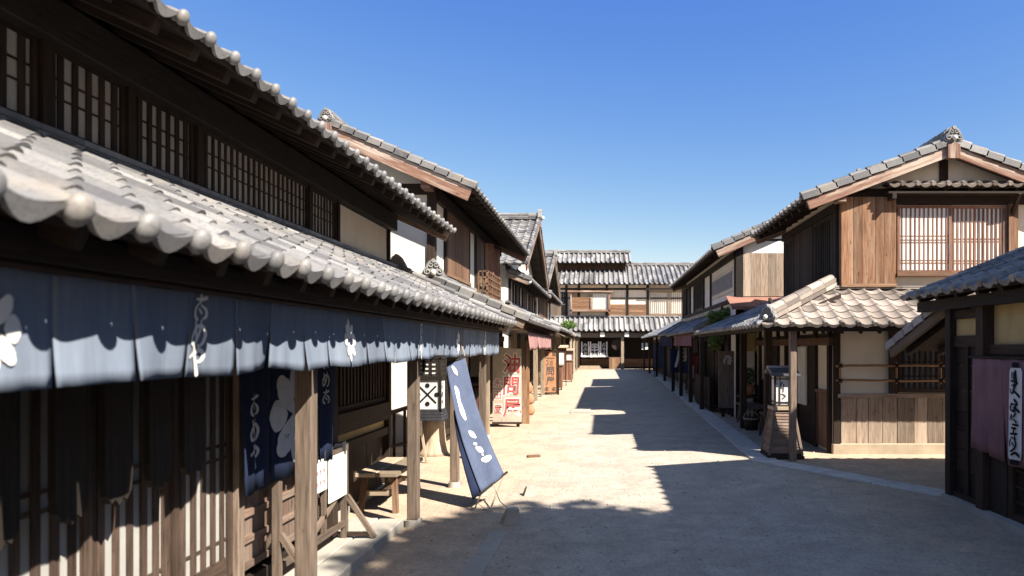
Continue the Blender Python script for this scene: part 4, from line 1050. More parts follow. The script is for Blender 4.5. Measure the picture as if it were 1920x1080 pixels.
# ------------------------------------------------------------------ RIGHT HOUSES 2, 3, 4
R2 = thing('plaster_house', 'plaster and plank house with white gable edge behind the corner house', 'house', (4.5, 19.5, 0), 'timber houses along the street')
wallbox(R2, 3.0, 8.2, 15.2, 24.4, 0, 4.0, 'white_plaster')
gable_roof(R2, 14.98, 24.6, 2.44, 8.76, 3.76, 5.15, 'tile', 'plain', orn=1.0, bh=.17)
F3 = Face((0, 15.2, 0), (1, 0, 0))
gable_wall(R2, F3, 3.0, 8.2, 3.95, 4.0, 5.0, 'white_plaster')
mb = MB(); planks(mb, F3, 3.12, 5.5, 2.72, 3.68, .19, 0, .04); mb.build('plank_panel', 'wood_lower', R2)
mb = MB(); F3.box(mb, 2.96, 3.12, 0, 4.0, 0, .05); F3.box(mb, 3.12, 8.2, 3.68, 3.76, 0, .05) if False else None; mb.build('post', 'wood_black', R2)
mb = MB(); mb.obox((2.75, 14.55, 2.42), (3.2, 0, 0), (0, .68, .28), (0, 0, .03)); mb.obox((2.75, 14.53, 2.39), (3.2, 0, 0), (0, .03, 0), (0, 0, .07)); mb.build('board_roof', 'copper_board', R2)
mb = MB(); F3.box(mb, 3.12, 6, 1.5, 2.35, 0, .01); mb.build('ochre_panel', 'ochre', R2)
F4 = Face((3.0, 24.4, 0), (0, -1, 0))
bays(R2, F4, [(.1, 1.2, 'dark'), (1.2, 2.2, 'white'), (2.2, 4.3, 'dlattice'), (4.3, 5.6, 'white'), (5.6, 9.1, 'plaque')], 2.7, 3.6)
pent_roof(R2, (2.30, 17.0, 2.02), (2.30, 24.5, 2.02), (.72, 0, .46), 'tile_slate', 'plain', v0=True, v1=True)
bays(R2, F4, [(.1, 1.6, 'door'), (1.6, 3.2, 'dark'), (3.2, 4.6, 'dplank'), (4.6, 6.2, 'dark'), (6.2, 8.4, 'dplank')], .1, 1.75)
for y in (17.2, 19.4, 21.8, 24.2): post_part(R2, 2.5, y, 0, 1.92, .11, 'wood_dark', stone=False)
R3 = thing('dark_timber_house', 'dark timber house with reddish eave boards next to the plaster house', 'house', (4.8, 28, 0), 'timber houses along the street')
wallbox(R3, 3.6, 8.5, 25.2, 30.6, 0, 4.5, 'plaster')
gable_roof(R3, 24.9, 31.0, 3.1, 9.0, 4.28, 5.55, 'tile', 'plain', orn=1.0, bh=.17)
F5 = Face((3.6, 30.6, 0), (0, -1, 0))
bays(R3, F5, [(.1, 1.4, 'dlattice'), (1.4, 2.4, 'white'), (2.4, 3.8, 'dplank'), (3.8, 5.3, 'dlattice')], 2.8, 4.05)
bays(R3, F5, [(.1, 1.6, 'dplank'), (1.6, 3.4, 'dark'), (3.4, 5.3, 'door')], .1, 1.8)
pent_roof(R3, (2.55, 25.0, 2.12), (2.55, 30.8, 2.12), (1.05, 0, .58), 'tile_slate', 'plain', v0=True, v1=True)
mb = MB(); mb.box(3.56, 3.6, 25.15, 25.2, 0, 4.4); planks(mb, Face((0, 25.2, 0), (1, 0, 0)), 3.6, 6, 2.6, 3.9, .2, 0, .03); mb.build('plank_panel', 'wood_dark', R3)
R4 = thing('low_shop', 'low dark shop with slate eave at the far right corner of the street', 'shop', (4.8, 42, 0))
wallbox(R4, 3.5, 8.5, 31.2, 47, 0, 2.5, 'plaster'); pent_roof(R4, (2.7, 31.1, 2.2), (2.7, 47, 2.2), (3.2, 0, 1.5), 'tile_slate', 'plain', v0=True, v1=True)
bays(R4, Face((3.5, 47, 0), (0, -1, 0)), [(.1, 3, 'dplank'), (3, 5, 'dark'), (5, 7.5, 'door'), (7.5, 9.9, 'dplank'), (9.9, 12.5, 'dark'), (12.5, 15.5, 'door')], .1, 1.9)
for y in (31.4, 36, 41.5, 46.8): post_part(R4, 2.85, y, 0, 2.1, .12, 'wood_dark', stone=False)

# ------------------------------------------------------------------ NEAR HOUSE on the shady corner
NH = thing('near_corner_shop', 'shaded near shop with dark plank wing wall, ochre panels and low tiled eave', 'shop', (5.0, 3.0, 0), 'timber houses along the street')
wallbox(NH, 3.66, 8.6, -6, 6.44, 0, 2.15, 'ochre')
wallbox(NH, 5.1, 8.6, -6, 6.0, 2.0, 4.6, 'plaster', 'upper_wall')
pent_roof(NH, (3.40, -5, 2.17), (3.40, 7.72, 2.17), (1.95, 0, .80), 'tile', 'plain', pitch=.238, top=False)
gable_roof(NH, -6.4, 6.4, 4.30, 9.4, 4.36, 5.4, 'tile', 'plain', orn=1.0)
mb = MB()
mb.box(3.50, 3.60, -5, 7.60, 1.98, 2.09); mb.build('eave_beam', 'wood_black', NH)
mb = MB(); mb.box(3.55, 3.67, 6.38, 6.50, 0, 2.05); mb.build('post', 'wood_dark', NH)
mb = MB(); mb.box(3.57, 3.68, 7.02, 7.12, 0, 1.98); mb.build('post', 'wood_black', NH)
FN = Face((3.66, 7.1, 0), (0, -1, 0))      # a = 7.1 - Y
wn = MB(); planks(wn, FN, .08, .62, .12, 1.60, .21, -.02, .02, horiz=True); FN.box(wn, .30, .34, .12, 1.6, .02, .045); FN.box(wn, .0, .70, .0, .12, -.03, .06); FN.box(wn, .08, .62, 1.60, 1.71, -.03, .05); FN.box(wn, .08, .62, 1.88, 1.97, -.03, .05)
wn.build('plank_wall', 'wood_dark', NH)
mb = MB(); FN.box(mb, .08, .62, 1.71, 1.88, -.02, .02); mb.build('ochre_panel', 'ochre', NH)
mb = MB(); FN.box(mb, .74, 12.9, 1.53, 1.62, 0, .06); mb.build('lintel', 'wood_dark', NH)
mb = MB(); FN.box(mb, .75, 1.0, .05, 1.56, 0, .05); mb.build('post', 'wood_black', NH)
lattice(NH, 'lattice_door', FN, 1.0, 2.3, .06, 1.54, 3, (.22, .36, .5, .64, .78), .03, .03, .07, 'wood_dark', pane='wood_black', rail_h=.022)
lattice(NH, 'lattice_door', FN, 2.3, 3.6, .06, 1.54, 3, (.22, .36, .5, .64, .78), .03, .03, .07, 'wood_dark', pane='wood_black', d=.01, rail_h=.022)
mb = MB(); FN.box(mb, -.02, 13, -.05, .07, -.02, .13); mb.build('sill_stone', 'slab', NH)
# lean-to roof at the back corner, sloping away from the camera
T = V3((0, -1.5, .52))
tile_mesh(NH, 'lean_to_roof', (3.66, 8.75, 1.60), (6.5, 8.75, 1.60), T, 'tile_slate', .238, .24, 'plain')
slope_frame(NH, (3.68, 8.75, 1.60), (6.5, 8.75, 1.60), T)
verge(NH, (3.66, 8.75, 1.60), (3.66, 7.25, 2.12), (-1, 0, 0), 'tile_slate'); bargeboard(NH, (3.68, 8.75, 1.60), (3.68, 7.25, 2.12), (-1, 0, 0), .10, mat='wood_grey')



nc, surf = curtain('shop_curtain', 'dusky purple curtain bearing a long white lantern shape beside the plank wing wall', 'curtain', (3.56, 5.6, .55), (3.54, 6.53, 0), (0, -1, 0), 2.4, 1.505, .60, 5, 'purple', wave=.035, gap=.02, sway=.03, slit=.5, nu=16, nv=8, var=.06)
fnc = lambda a, b, e=0: surf(a, 1.505-b, .012+e)
# the lantern picture on the curtain: traced brush strokes on a white lantern body
LX, LW, LZ0, LZ1 = .70, .078, .66, 1.42
pmap = lambda x, y: (LX+(x-155)/190*LW*2.0, LZ1-(y-90)/910*(LZ1-LZ0))
mb = MB(); n = 10
pts = [(LX-LW*.75, LZ1), (LX-LW, LZ1-.03)]
for i in range(n+1):
    z = LZ1-.03-(LZ1-LZ0-.06)*i/n
    zz = LZ1-.03-(LZ1-LZ0-.06)*min(1, (i+1)/n)
    if i < n: mb.face([fnc(LX-LW, zz), fnc(LX-.0, zz), fnc(LX-.0, z), fnc(LX-LW, z)]); mb.face([fnc(LX, zz), fnc(LX+LW, zz), fnc(LX+LW, z), fnc(LX, z)])
mb.face([fnc(LX-LW, LZ1-.03), fnc(LX+LW, LZ1-.03), fnc(LX+LW*.75, LZ1), fnc(LX-LW*.75, LZ1)]); mb.face([fnc(LX-LW*.8, LZ0), fnc(LX+LW*.8, LZ0), fnc(LX+LW, LZ0+.03), fnc(LX-LW, LZ0+.03)])
mb.build('lantern_picture', 'white_cloth', nc)
ST = [[(110,135,14),(112,190,14)],[(140,140,16),(145,215,20)],[(160,120,24),(175,225,26)],[(100,215,16),(190,240,18)],[(120,265,14),(190,245,16)],[(150,250,18),(145,330,18)],[(95,300,14),(112,340,16)],[(140,310,18),(180,340,22),(215,370,26)],[(175,260,14),(130,345,14)],
 [(160,405,24),(182,430,26)],[(120,450,14),(200,450,14)],[(130,440,16),(110,480,20),(118,510,16),(170,520,14)],[(190,440,20),(150,520,22)],[(160,480,20),(220,520,26)],[(125,555,12),(110,605,14)],[(130,555,12),(138,605,14)],[(180,535,16),(160,570,18)],[(165,600,16),(188,628,20)],[(148,650,18),(210,655,22)],
 [(140,685,20),(182,688,22)],[(165,690,14),(155,740,16)],[(125,745,18),(195,740,22)],[(175,760,14),(182,800,18)],[(135,780,14),(180,790,14)],[(130,800,14),(115,835,16),(122,865,14)],[(180,800,18),(190,850,20),(165,895,20),(130,920,18)],[(145,830,14),(165,860,14)],[(140,952,20),(185,930,26),(240,957,30)]]
sc_ = LW*2/190
mb = MB(); brush(mb, [[(*pmap(x, y), w*sc_*1.1) for x, y, w in s] for s in ST], fnc, .0035)
brush(mb, [[(LX-.02, LZ1+.025, .045), (LX+.02, LZ1+.025, .045)], [(LX-.025, LZ0-.022, .04), (LX+.025, LZ0-.022, .04)]], fnc, .002); mb.build('lettering', 'ink', nc)

# ------------------------------------------------------------------ things along the walkway
def lantern_hanging():
    t = thing('hanging_lantern', 'black framed box lantern with a cross and dot crest hanging beside the second post', 'lantern', (-1.62, 6.42, .92))
    x0, x1, y0, y1 = -1.755, -1.495, 6.32, 6.54
    fr = MB()
    for x in (x0, x1-.022):
        for y in (y0, y1-.022): fr.box(x, x+.022, y, y+.022, .92, 1.50)
    fr.box(x0, x1, y0, y1, 1.48, 1.52); fr.box(x0, x1, y0-.002, y1+.002, 1.29, 1.325)
    fr.bar((-1.625, 6.43, 1.52), (-1.625, 6.43, 1.82), .012, .012)
    fr.build('frame', 'wood_black', t, bevel=.002)
    mb = MB()
    for k in range(4):
        z = 1.325+.04*k+.012
        mb.box(x0+.02, x1-.02, y0+.004, y0+.012, z, z+.010); mb.box(x1-.012, x1-.004, y0+.02, y1-.02, z, z+.010)
    for k in range(4):
        x = x0+.022+.065*k; mb.box(x, x+.02, y0+.003, y0+.013, 1.325, 1.48)
        y = y0+.02+.055*k; mb.box(x1-.013, x1-.003, y, y+.016, 1.325, 1.48)
    mb.build('vent_grille', 'wood_black', t)
    mb = MB(); mb.box(x0+.014, x1-.014, y0+.014, y1-.014, 1.02, 1.475); p = mb.build('paper', 'paper', t)
    fn = plane_fn(((x0+x1)/2, y0+.014, 1.155), (1, 0, 0), (0, 0, 1), .002)
    mb = MB(); brush(mb, [[(-.075, -.075, .018), (.075, .075, .018)], [(-.075, .075, .018), (.075, -.075, .018)]], fn)
    for a, b in ((0, .085), (0, -.085), (.085, 0), (-.085, 0)): oval(mb, a, b, .022, .022, 0, fn, .002)
    fn2 = plane_fn((x1-.014, (y0+y1)/2, 1.155), (0, 1, 0), (0, 0, 1), .002)
    mb.build('crest', 'ink', p); mb = MB(); vertical_word(mb, [KO, ME, YA], fn2, 0, .08, .065, .08); mb.build('lettering', 'ink', p)
    mb = MB()
    for k in range(4): mb.box(x0-.012+.004*k, x1+.012-.004*k, y0-.012+.004*k, y1+.012-.004*k, .915+.027*k, .938+.027*k)
    mb.build('tray', 'iron', t, bevel=.002)
lantern_hanging()

bn = thing('slanting_banner', 'long navy banner with white brush strokes stretched slanting from the eave to the ground', 'banner', (-1.07, 6.7, 0))
P1, P2, Q1, Q2 = V3((-1.64, 7.15, 1.42)), V3((-1.475, 7.32, 1.49)), V3((-1.20, 6.75, .15)), V3((-1.0, 6.96, .30))
def bsurf(u, v, e=0):
    a = P1.lerp(Q1, v); b = P2.lerp(Q2, v); n = (P2-P1).cross(Q1-P1).normalized()
    if n.y > 0: n = -n
    return a.lerp(b, u)+V3((-.045, 0, -.03))*math.sin(PI*v)+n*(.012*math.sin(u*7+v*3)*(.4+v)+e)
mb = MB(); mb.grid(lambda u, v: bsurf(u, v), 14, 26, flip=True); mb.build('cloth', 'navy', bn, solid=.004)
mb = MB(); mb.grid(lambda u, v: bsurf((u-1)*.34*max(0, (.35+.65*v-.35)/.65)**.8+.03, .35+.65*v, -.018-.02*(1-u)), 4, 14, flip=True); mb.build('lining', 'indigo', bn, solid=.004)
fn = lambda a, b, e=0: bsurf(a, b, .006+e)
mb = MB()
brush(mb, [[(.07, .27, .03), (.085, .32, .055), (.085, .42, .042), (.10, .54, .06), (.115, .62, .03)], [(.12, .76, .02), (.14, .80, .05), (.165, .85, .02)], [(.13, .90, .02), (.145, .915, .025)], [(.14, .95, .025), (.16, .985, .05), (.175, 1.02, .03)], [(.165, 1.045, .015), (.17, 1.06, .015)], [(.15, 1.095, .035), (.185, 1.115, .065), (.215, 1.12, .05)], [(.08, .06, .03), (.11, .11, .05), (.13, .15, .02)]], lambda a, b, e=0: fn(a/.30, b/1.37, e))
mb.build('lettering', 'white_paint', bn)
mb = MB(); mb.tube([P1-(P2-P1)*.1, P2+(P2-P1)*.1], .012, 8); mb.build('pole', 'wood_black', bn)
mb = MB(); mb.tube([Q1+(Q1-Q2)*.12, Q2+(Q2-Q1)*.12], .012, 8); mb.build('pole', 'wood_black', bn)
mb = MB(); mb.tube([Q1, V3((-1.26, 6.70, .0))], .008, 6); mb.tube([Q2, V3((-1.10, 6.75, .02))], .009, 6); mb.tube([Q1.lerp(Q2, .5), V3((-.98, 6.5, .13)), V3((-.86, 6.22, .12))], .004, 6); mb.tube([P1, V3((-1.62, 7.2, 1.85))], .007, 6); mb.tube([P2, V3((-1.60, 7.35, 1.85))], .007, 6); mb.build('cord', 'rope', bn)
def anchor(name, label, x, y, s):
    mb = MB(); a = [(x+math.cos(PI/4+PI/2*i+.3)*.095*s, y+math.sin(PI/4+PI/2*i+.3)*.085*s) for i in range(4)]; b = [(x+.02*s+math.cos(PI/4+PI/2*i+.25)*.062*s, y+math.sin(PI/4+PI/2*i+.25)*.06*s) for i in range(4)]
    bt = [(p[0], p[1], 0) for p in a]; tp = [(p[0], p[1], .115*s) for p in b]
    mb.face(tp); mb.face(bt[::-1])
    for i in range(4): mb.face([bt[i], bt[(i+1) % 4], tp[(i+1) % 4], tp[i]])
    return single(mb, name, 'stone', label, 'stone', (x, y, 0), 'anchor stones of the slanting banner', bevel=.008)
anchor('anchor_stone', 'grey block stone tied to the foot of the slanting banner, out on the shaded street', -.84, 6.2, 1.15)
anchor('anchor_stone', 'small pale sunlit stone lying just beyond the banner foot', -.80, 7.35, .85)
mb = MB(); mb.obox((-1.07, 9.82, .0), (.17, .06, 0), (-.03, .07, 0), (0, 0, .03)); single(mb, 'wood_scrap', 'wood_brown', 'small reddish wood offcut lying alone on the sunlit sand', 'wood offcut', (-1, 9.85, 0))
mb = MB(); mb.box(-.78, -.22, 16.4, 16.9, -.01, .035); mb.box(-.78, -.3, 16.92, 17.4, -.01, .03)
single(mb, 'drain_slab', 'slab', 'flat stone drain slab set in the sand in front of the oil shop', 'slab', (-.5, 16.9, 0))

bench = thing('bench', 'plain low wooden bench on the sand by the plank wall of the long shop', 'bench', (-2.16, 6.95, 0))
mb = MB(); mb.box(-2.36, -2.165, 6.5, 7.45, .355, .395); mb.box(-2.158, -1.96, 6.5, 7.45, .355, .395); mb.build('seat', 'wood_pale', bench, bevel=.004)
for y in (6.62, 7.33):
    for x, dx in ((-2.30, -.03), (-2.02, .03)):
        mb = MB(); mb.bar((x, y, .355), (x+dx, y+(.05 if y > 7 else -.05), 0), .05, .05, (0, 1, 0)); mb.build('leg', 'wood_brown', bench)
mb = MB(); mb.box(-2.18, -2.14, 6.62, 7.33, .16, .21); mb.box(-2.3, -2.02, 6.60, 6.64, .16, .21); mb.box(-2.3, -2.02, 7.31, 7.35, .16, .21); mb.build('stretcher', 'wood_pale', bench)

rk = thing('notice_rack', 'dark weathered wooden trestle rack standing before the doorway curtain', 'rack', (-2.06, 4.85, .085))
G0 = .085
mb = MB(); mb.bar((-2.05, 4.28, .80), (-2.05, 5.46, .80), .035, .035); mb.build('top_rail', 'wood_grey', rk)
for y in (4.30, 5.42):
    mb = MB(); mb.bar((-2.05, y, G0), (-2.05, y, .83), .045, .045, (0, 1, 0)); mb.build('upright', 'wood_grey', rk)
    for k in (-1, 1):
        mb = MB(); mb.bar((-2.05+.02*k, y, .42), (-2.05+.24*k, y, G0), .035, .035, (0, 1, 0)); mb.build('leg', 'wood_grey', rk)
    mb = MB(); mb.bar((-2.28, y, G0+.03), (-1.82, y, G0+.03), .03, .03); mb.build('foot', 'wood_dark', rk)
mb = MB(); mb.bar((-2.05, 4.3, G0+.12), (-2.05, 5.42, G0+.12), .035, .04); mb.build('bottom_rail', 'wood_grey', rk)
mb = MB()
for y in (4.72, 5.02): mb.bar((-2.05, y, G0+.14), (-2.05, y, .79), .03, .035, (0, 1, 0))
mb.bar((-2.05, 4.74, G0+.15), (-2.05, 5.40, .5), .03, .03, (0, 1, 0)); mb.build('brace', 'wood_grey', rk)
mb = MB(); mb.tube([(-2.05, 4.70+.12*i, .835+.008*math.sin(i*2)) for i in range(7)], .024, 8); mb.build('cord', 'black_cloth', rk)
def notice(label, y0, y1, z0, z1, marks):
    t = thing('paper_notice', label, 'notice', (-2.02, (y0+y1)/2, z0), 'paper notices on the trestle rack')
    mb = MB(); mb.box(-2.026, -2.018, y0, y1, z0, z1); s = mb.build('sheet', 'white_paint', t)
    for y in (y0+.04, y1-.04): mb = MB(); mb.box(-2.07, -2.012, y-.012, y+.012, z1-.02, .85); mb.build('clip', 'iron', t)
    if marks:
        fn = plane_fn((-2.018, (y0+y1)/2, (z0+z1)/2), (0, 1, 0), (0, 0, 1)); mb = MB()
        for i in range(3):
            for j in range(2): brush(mb, [[(-.06+.06*i, .04-.08*j, .010), (-.045+.06*i, .03-.08*j, .014), (-.05+.06*i, .01-.08*j, .01)]], fn)
        mb.build('ink_marks', 'red_paint', t)
notice('small white paper notice with red ink marks clipped to the trestle rack', 4.74, 5.00, .56, .79, True)
notice('larger blank white paper notice clipped to the trestle rack nearest the bench', 5.04, 5.38, .44, .78, False)

rl = thing('handrail', 'dark slatted wooden handrail in front of the sunlit white gable wall', 'railing', (-2.9, 10.2, 0))
mb = MB(); mb.bar((-3.15, 9.3, .62), (-2.62, 10.6, .78), .05, .05); mb.bar((-3.15, 9.3, .18), (-2.62, 10.6, .22), .04, .04); mb.build('rail', 'wood_dark', rl)
for i in range(7):
    t = i/6; x, y = -3.15+.53*t, 9.3+1.3*t
    mb = MB(); mb.bar((x, y, 0), (x, y, .62+.16*t), .035, .035, (0, 1, 0)); mb.build('baluster', 'wood_dark', rl)
mb = MB(); mb.lathe([(.0, 0), (.30, 0), (.24, .05), (.19, .2), (.17, .42), (.175, .62), (0, .62)], (-2.53, 10.2, 0), 14, .7)
single(mb, 'wooden_stump', 'wood_pale', 'pale flared wooden stump standing behind the black box lantern', 'stump', (-2.53, 10.2, 0))
ea = thing('notice_easel', 'small pale easel with a white notice beside the wooden stump', 'easel', (-2.55, 9.4, 0))
mb = MB(); mb.bar((-2.62, 9.4, 0), (-2.56, 9.4, .75), .03, .03, (0, 1, 0)); mb.bar((-2.42, 9.38, 0), (-2.54, 9.4, .75), .03, .03, (0, 1, 0)); mb.bar((-2.6, 9.65, 0), (-2.55, 9.42, .72), .025, .025, (0, 1, 0)); mb.build('frame', 'wood_pale', ea)
mb = MB(); mb.box(-2.65, -2.48, 9.36, 9.372, .38, .68); mb.build('sheet', 'white_paint', ea)
bb = thing('lidded_barrel', 'tall dark lacquered barrel with a wide round lid behind the slanting banner', 'barrel', (-2.38, 12.55, 0))
mb = MB(); mb.lathe([(0, .12), (.19, .12), (.225, .35), (.23, .6), (.21, .9), (0, .9)], (-2.38, 12.55, 0), 20, .5); mb.build('body', 'lacquer', bb)
mb = MB(); mb.lathe([(0, .9), (.30, .9), (.30, .96), (.12, 1.04), (0, 1.05)], (-2.38, 12.55, 0), 22, .2); mb.build('lid', 'wood_black', bb)
mb = MB()
for z in (.3, .72): mb.lathe([(.222, z), (.236, z), (.236, z+.05), (.222, z+.05)], (-2.38, 12.55, 0), 20)
mb.build('hoop', 'wood_black', bb)
for a in range(4):
    mb = MB(); mb.bar((-2.38+.19*math.cos(a*PI/2+.7), 12.55+.19*math.sin(a*PI/2+.7), 0), (-2.38+.17*math.cos(a*PI/2+.7), 12.55+.17*math.sin(a*PI/2+.7), .14), .05, .05, (0, 1, 0)); mb.build('foot', 'wood_dark', bb)

os_ = thing('oil_sign', 'tall pale wooden signboard painted with large red characters edged in white', 'signboard', (-1.90, 13.6, 0))
mb = MB()
for i in range(3): mb.obox((-2.19+.19*i, 13.6, .10), (.188, 0, 0), (0, .05, 0), (.0, .0, 1.50-.02*i), .55+.1*i)
mb.build('board', 'wood_bleached', os_)
mb = MB(); mb.box(-2.2, -1.62, 13.57, 13.66, .06, .10); mb.box(-2.15, -2.08, 13.6, 13.66, 0, .06); mb.box(-1.72, -1.66, 13.6, 13.66, 0, .06); mb.build('foot', 'wood_dark', os_)
fn = plane_fn((-1.90, 13.6, .82), (1, 0, 0), (0, 0, 1), .003)
for ch, a, b, s_ in (('油', .09, .45, .36), ('問', .08, .0, .36), ('屋', .09, -.44, .36), ('永', -.19, .06, .17), ('田', -.19, -.18, .17), ('屋', -.19, -.46, .17)):
    k = 1.0 if s_ > .3 else 1.2
    mb = MB(); write(mb, ch, a, b, s_, s_*1.12, fn, .07*k, 0, .06); o = mb.build('lettering_outline', 'white_paint', os_)
    mb = MB(); write(mb, ch, a, b, s_, s_*1.12, fn, .014 if s_ > .3 else 0.0, .004, .06); mb.build('lettering', 'red_paint', o)
pk = MB(); pk.prism([(-.1, 0), (.1, 0), (.10, 1.12), (.05, 1.19), (.02, 1.10), (-.03, 1.22), (-.06, 1.13), (-.1, 1.17)], (-1.62, 14.2, 0), (1, 0, 0), (0, 0, 1), (0, -1, 0), .06, .8)
single(pk, 'weathered_plank', 'wood_plank', 'weathered brown plank with a jagged top standing next to the oil sign', 'plank', (-1.62, 14.2, 0))
for (z, r), lb in zip(((.0, .17), (.255, .15), (.51, .12)), ('widest orange clay pot, lowest of the stack beyond the oil sign', 'orange clay pot in the middle of the stack beyond the oil sign', 'smallest orange clay pot, topmost of the stack beyond the oil sign')):
    st = MB(); st.lathe([(0, z), (r*.7, z), (r, z+.09), (r*.95, z+.16), (r*.6, z+.22), (r*.62, z+.25), (r*.5, z+.25), (r*.5, z+.2), (0, z+.2)], (-1.75, 16.0, 0), 14, .5)
    single(st, 'clay_pot', 'terracotta', lb, 'pot', (-1.75, 16.0, z), 'stacked clay pots')
ss = thing('sake_sign', 'upright orange wooden signboard in a dark frame with dark characters', 'signboard', (-1.74, 22.7, 0))
mb = MB(); mb.box(-1.97, -1.51, 22.7, 22.74, .08, 1.45); mb.build('board', 'orange_board', ss)
mb = MB(); mb.box(-2.03, -1.97, 22.67, 22.75, 0, 1.5); mb.box(-1.51, -1.45, 22.67, 22.75, 0, 1.5); mb.box(-1.97, -1.51, 22.67, 22.75, 1.45, 1.5); mb.box(-1.97, -1.51, 22.67, 22.75, .03, .08); mb.build('frame', 'wood_dark', ss)
fn = plane_fn((-1.74, 22.7, .77), (1, 0, 0), (0, 0, 1), .004); mb = MB()
for ch, b in (('酒', .33), ('問', .02), ('屋', -.31)): write(mb, ch, 0, b, .29, .31, fn, .02, 0, .05)
mb.build('lettering', 'grey_ink', ss)
for a, b in ((-.13, .58), (.13, .58), (-.12, -.58), (.12, -.58)):
    mb = MB(); brush(mb, [[(a-.06, b+.04, .025), (a+.06, b+.04, .025)], [(a, b+.07, .025), (a, b-.06, .025)], [(a-.06, b-.03, .025), (a+.06, b-.05, .025)], [(a-.05, b+.0, .02), (a+.05, b, .02)]], fn); mb.build('lettering', 'grey_ink', ss)
def post_sign(x, y, label, w=.34, h=1.2, mat='wood_grey', pap=True):
    t = thing('roofed_sign', label, 'sign', (x, y, 0), 'roofed signs on the sunny side')
    mb = MB(); mb.box(x-w/2, x+w/2, y, y+.05, .25, h); mb.build('board', mat, t)
    mb = MB(); mb.box(x-w/2-.03, x-w/2, y-.01, y+.06, 0, h); mb.box(x+w/2, x+w/2+.03, y-.01, y+.06, 0, h); mb.build('post', 'wood_dark', t)
    mb = MB(); mb.obox((x-w/2-.12, y-.14, h), (w+.24, 0, 0), (0, .16, .09), (0, 0, .025)); mb.obox((x-w/2-.12, y+.20, h), (w+.24, 0, 0), (0, -.175, .09), (0, 0, .025)); mb.build('roof', 'wood_pale', t)
    if pap: mb = MB(); mb.box(x-w*.3, x+w*.3, y-.008, y, h*.55, h*.9); mb.build('sheet', 'white_paint', t)
post_sign(-1.72, 28.0, 'roofed wooden sign with a white sheet, standing before the smaller gable house', .4, 1.55, 'wood_red')
post_sign(-1.66, 33.5, 'slim roofed wooden sign with a white sheet, farthest along the sunny side', .36, 1.4, 'mauve')
for x, y, w_, h_, lb in ((-1.75, 25.2, .5, .9, 'small brown wooden counter stand just past the orange sign'), (-1.70, 31, .6, .95, 'low pinkish wooden stand between the two roofed signs')):
    t = thing('counter_stand', lb, 'stand', (x, y, 0), 'wooden stands on the sunny side')
    mb = MB(); planks(mb, Face((x-w_/2, y, 0), (1, 0, 0)), 0, w_, .08, h_, .15, 0, .02); mb.box(x-w_/2, x+w_/2, y, y+.5, .08, h_-.01); mb.build('body', 'wood_red', t)
    mb = MB(); mb.box(x-w_/2-.05, x+w_/2+.05, y-.06, y+.55, h_, h_+.04); mb.build('top', 'wood_pale', t)
    mb = MB(); mb.box(x-w_/2, x-w_/2+.05, y+.01, y+.06, 0, .08); mb.box(x+w_/2-.05, x+w_/2, y+.01, y+.06, 0, .08); mb.build('foot', 'wood_dark', t)

# ------------------------------------------------------------------ things on the shady side
lt = thing('lantern_tower', 'free-standing wooden street lantern on a tapered slatted base behind the roof post', 'lantern', (2.60, 9.92, 0))
cx, cy = 2.60, 9.92
def ring(mb, h, z0, z1): mb.box(cx-h, cx+h, cy-h, cy+h, z0, z1)
mb = MB(); ring(mb, .26, 0, .05); ring(mb, .245, .05, .09); mb.build('plinth', 'wood_dark', lt, bevel=.006)
mb = MB(); z = .09; n = 14
for i in range(n):
    h0_, h1_ = .225-.095*i/n, .225-.095*(i+1)/n; z0, z1 = .09+.60*i/n, .09+.60*(i+1)/n
    a = [(cx-h0_-.012, cy-h0_-.012, z0), (cx+h0_+.012, cy-h0_-.012, z0), (cx+h0_+.012, cy+h0_+.012, z0), (cx-h0_-.012, cy+h0_+.012, z0)]; b = [(cx-h1_, cy-h1_, z1), (cx+h1_, cy-h1_, z1), (cx+h1_, cy+h1_, z1), (cx-h1_, cy+h1_, z1)]
    t_ = random.random()
    for k in range(4): q = (k+1) % 4; mb.face([a[k], a[q], b[q], b[k]], [(0, 0), (.5, 0), (.5, .04), (0, .04)], t_)
    mb.face(a[::-1], None, t_)
mb.build('slatted_base', 'wood_lattice', lt)
mb = MB()
for sx in (-1, 1):
    for sy in (-1, 1): mb.bar((cx+sx*.233, cy+sy*.233, .06), (cx+sx*.137, cy+sy*.137, .70), .035, .035, (0, 1, 0))
mb.build('corner_post', 'wood_grey', lt)
mb = MB(); ring(mb, .165, .69, .74); mb.build('shelf', 'wood_pale', lt, bevel=.004)
mb = MB()
for sx in (-1, 1):
    for sy in (-1, 1): mb.box(cx+sx*.126-.014, cx+sx*.126+.014, cy+sy*.126-.014, cy+sy*.126+.014, .74, 1.20)
for z in (.755, .80, 1.13, 1.175):
    for s_ in (-1, 1): mb.box(cx-.125, cx+.125, cy+s_*.126-.007, cy+s_*.126+.007, z, z+.012); mb.box(cx+s_*.126-.007, cx+s_*.126+.007, cy-.125, cy+.125, z, z+.012)
for s_ in (-1, 1): mb.box(cx-.06, cx-.05, cy+s_*.126-.006, cy+s_*.126+.006, .76, 1.18); mb.box(cx+.08, cx+.09, cy+s_*.126-.006, cy+s_*.126+.006, .76, 1.18)
mb.build('frame', 'wood_black', lt)
mb = MB(); mb.box(cx-.116, cx+.116, cy-.116, cy+.116, .745, 1.19); p = mb.build('paper', 'paper', lt)
fn = plane_fn((cx, cy-.116, .97), (1, 0, 0), (0, 0, 1), .003); mb = MB(); brush(mb, [[(-.02, .12, .02), (-.05, .06, .025), (-.01, .02, .02)], [(.0, .09, .02), (-.01, -.02, .02)], [(-.03, -.05, .02), (.02, -.08, .025), (-.02, -.12, .02)]], fn); mb.build('lettering', 'grey_ink', p)
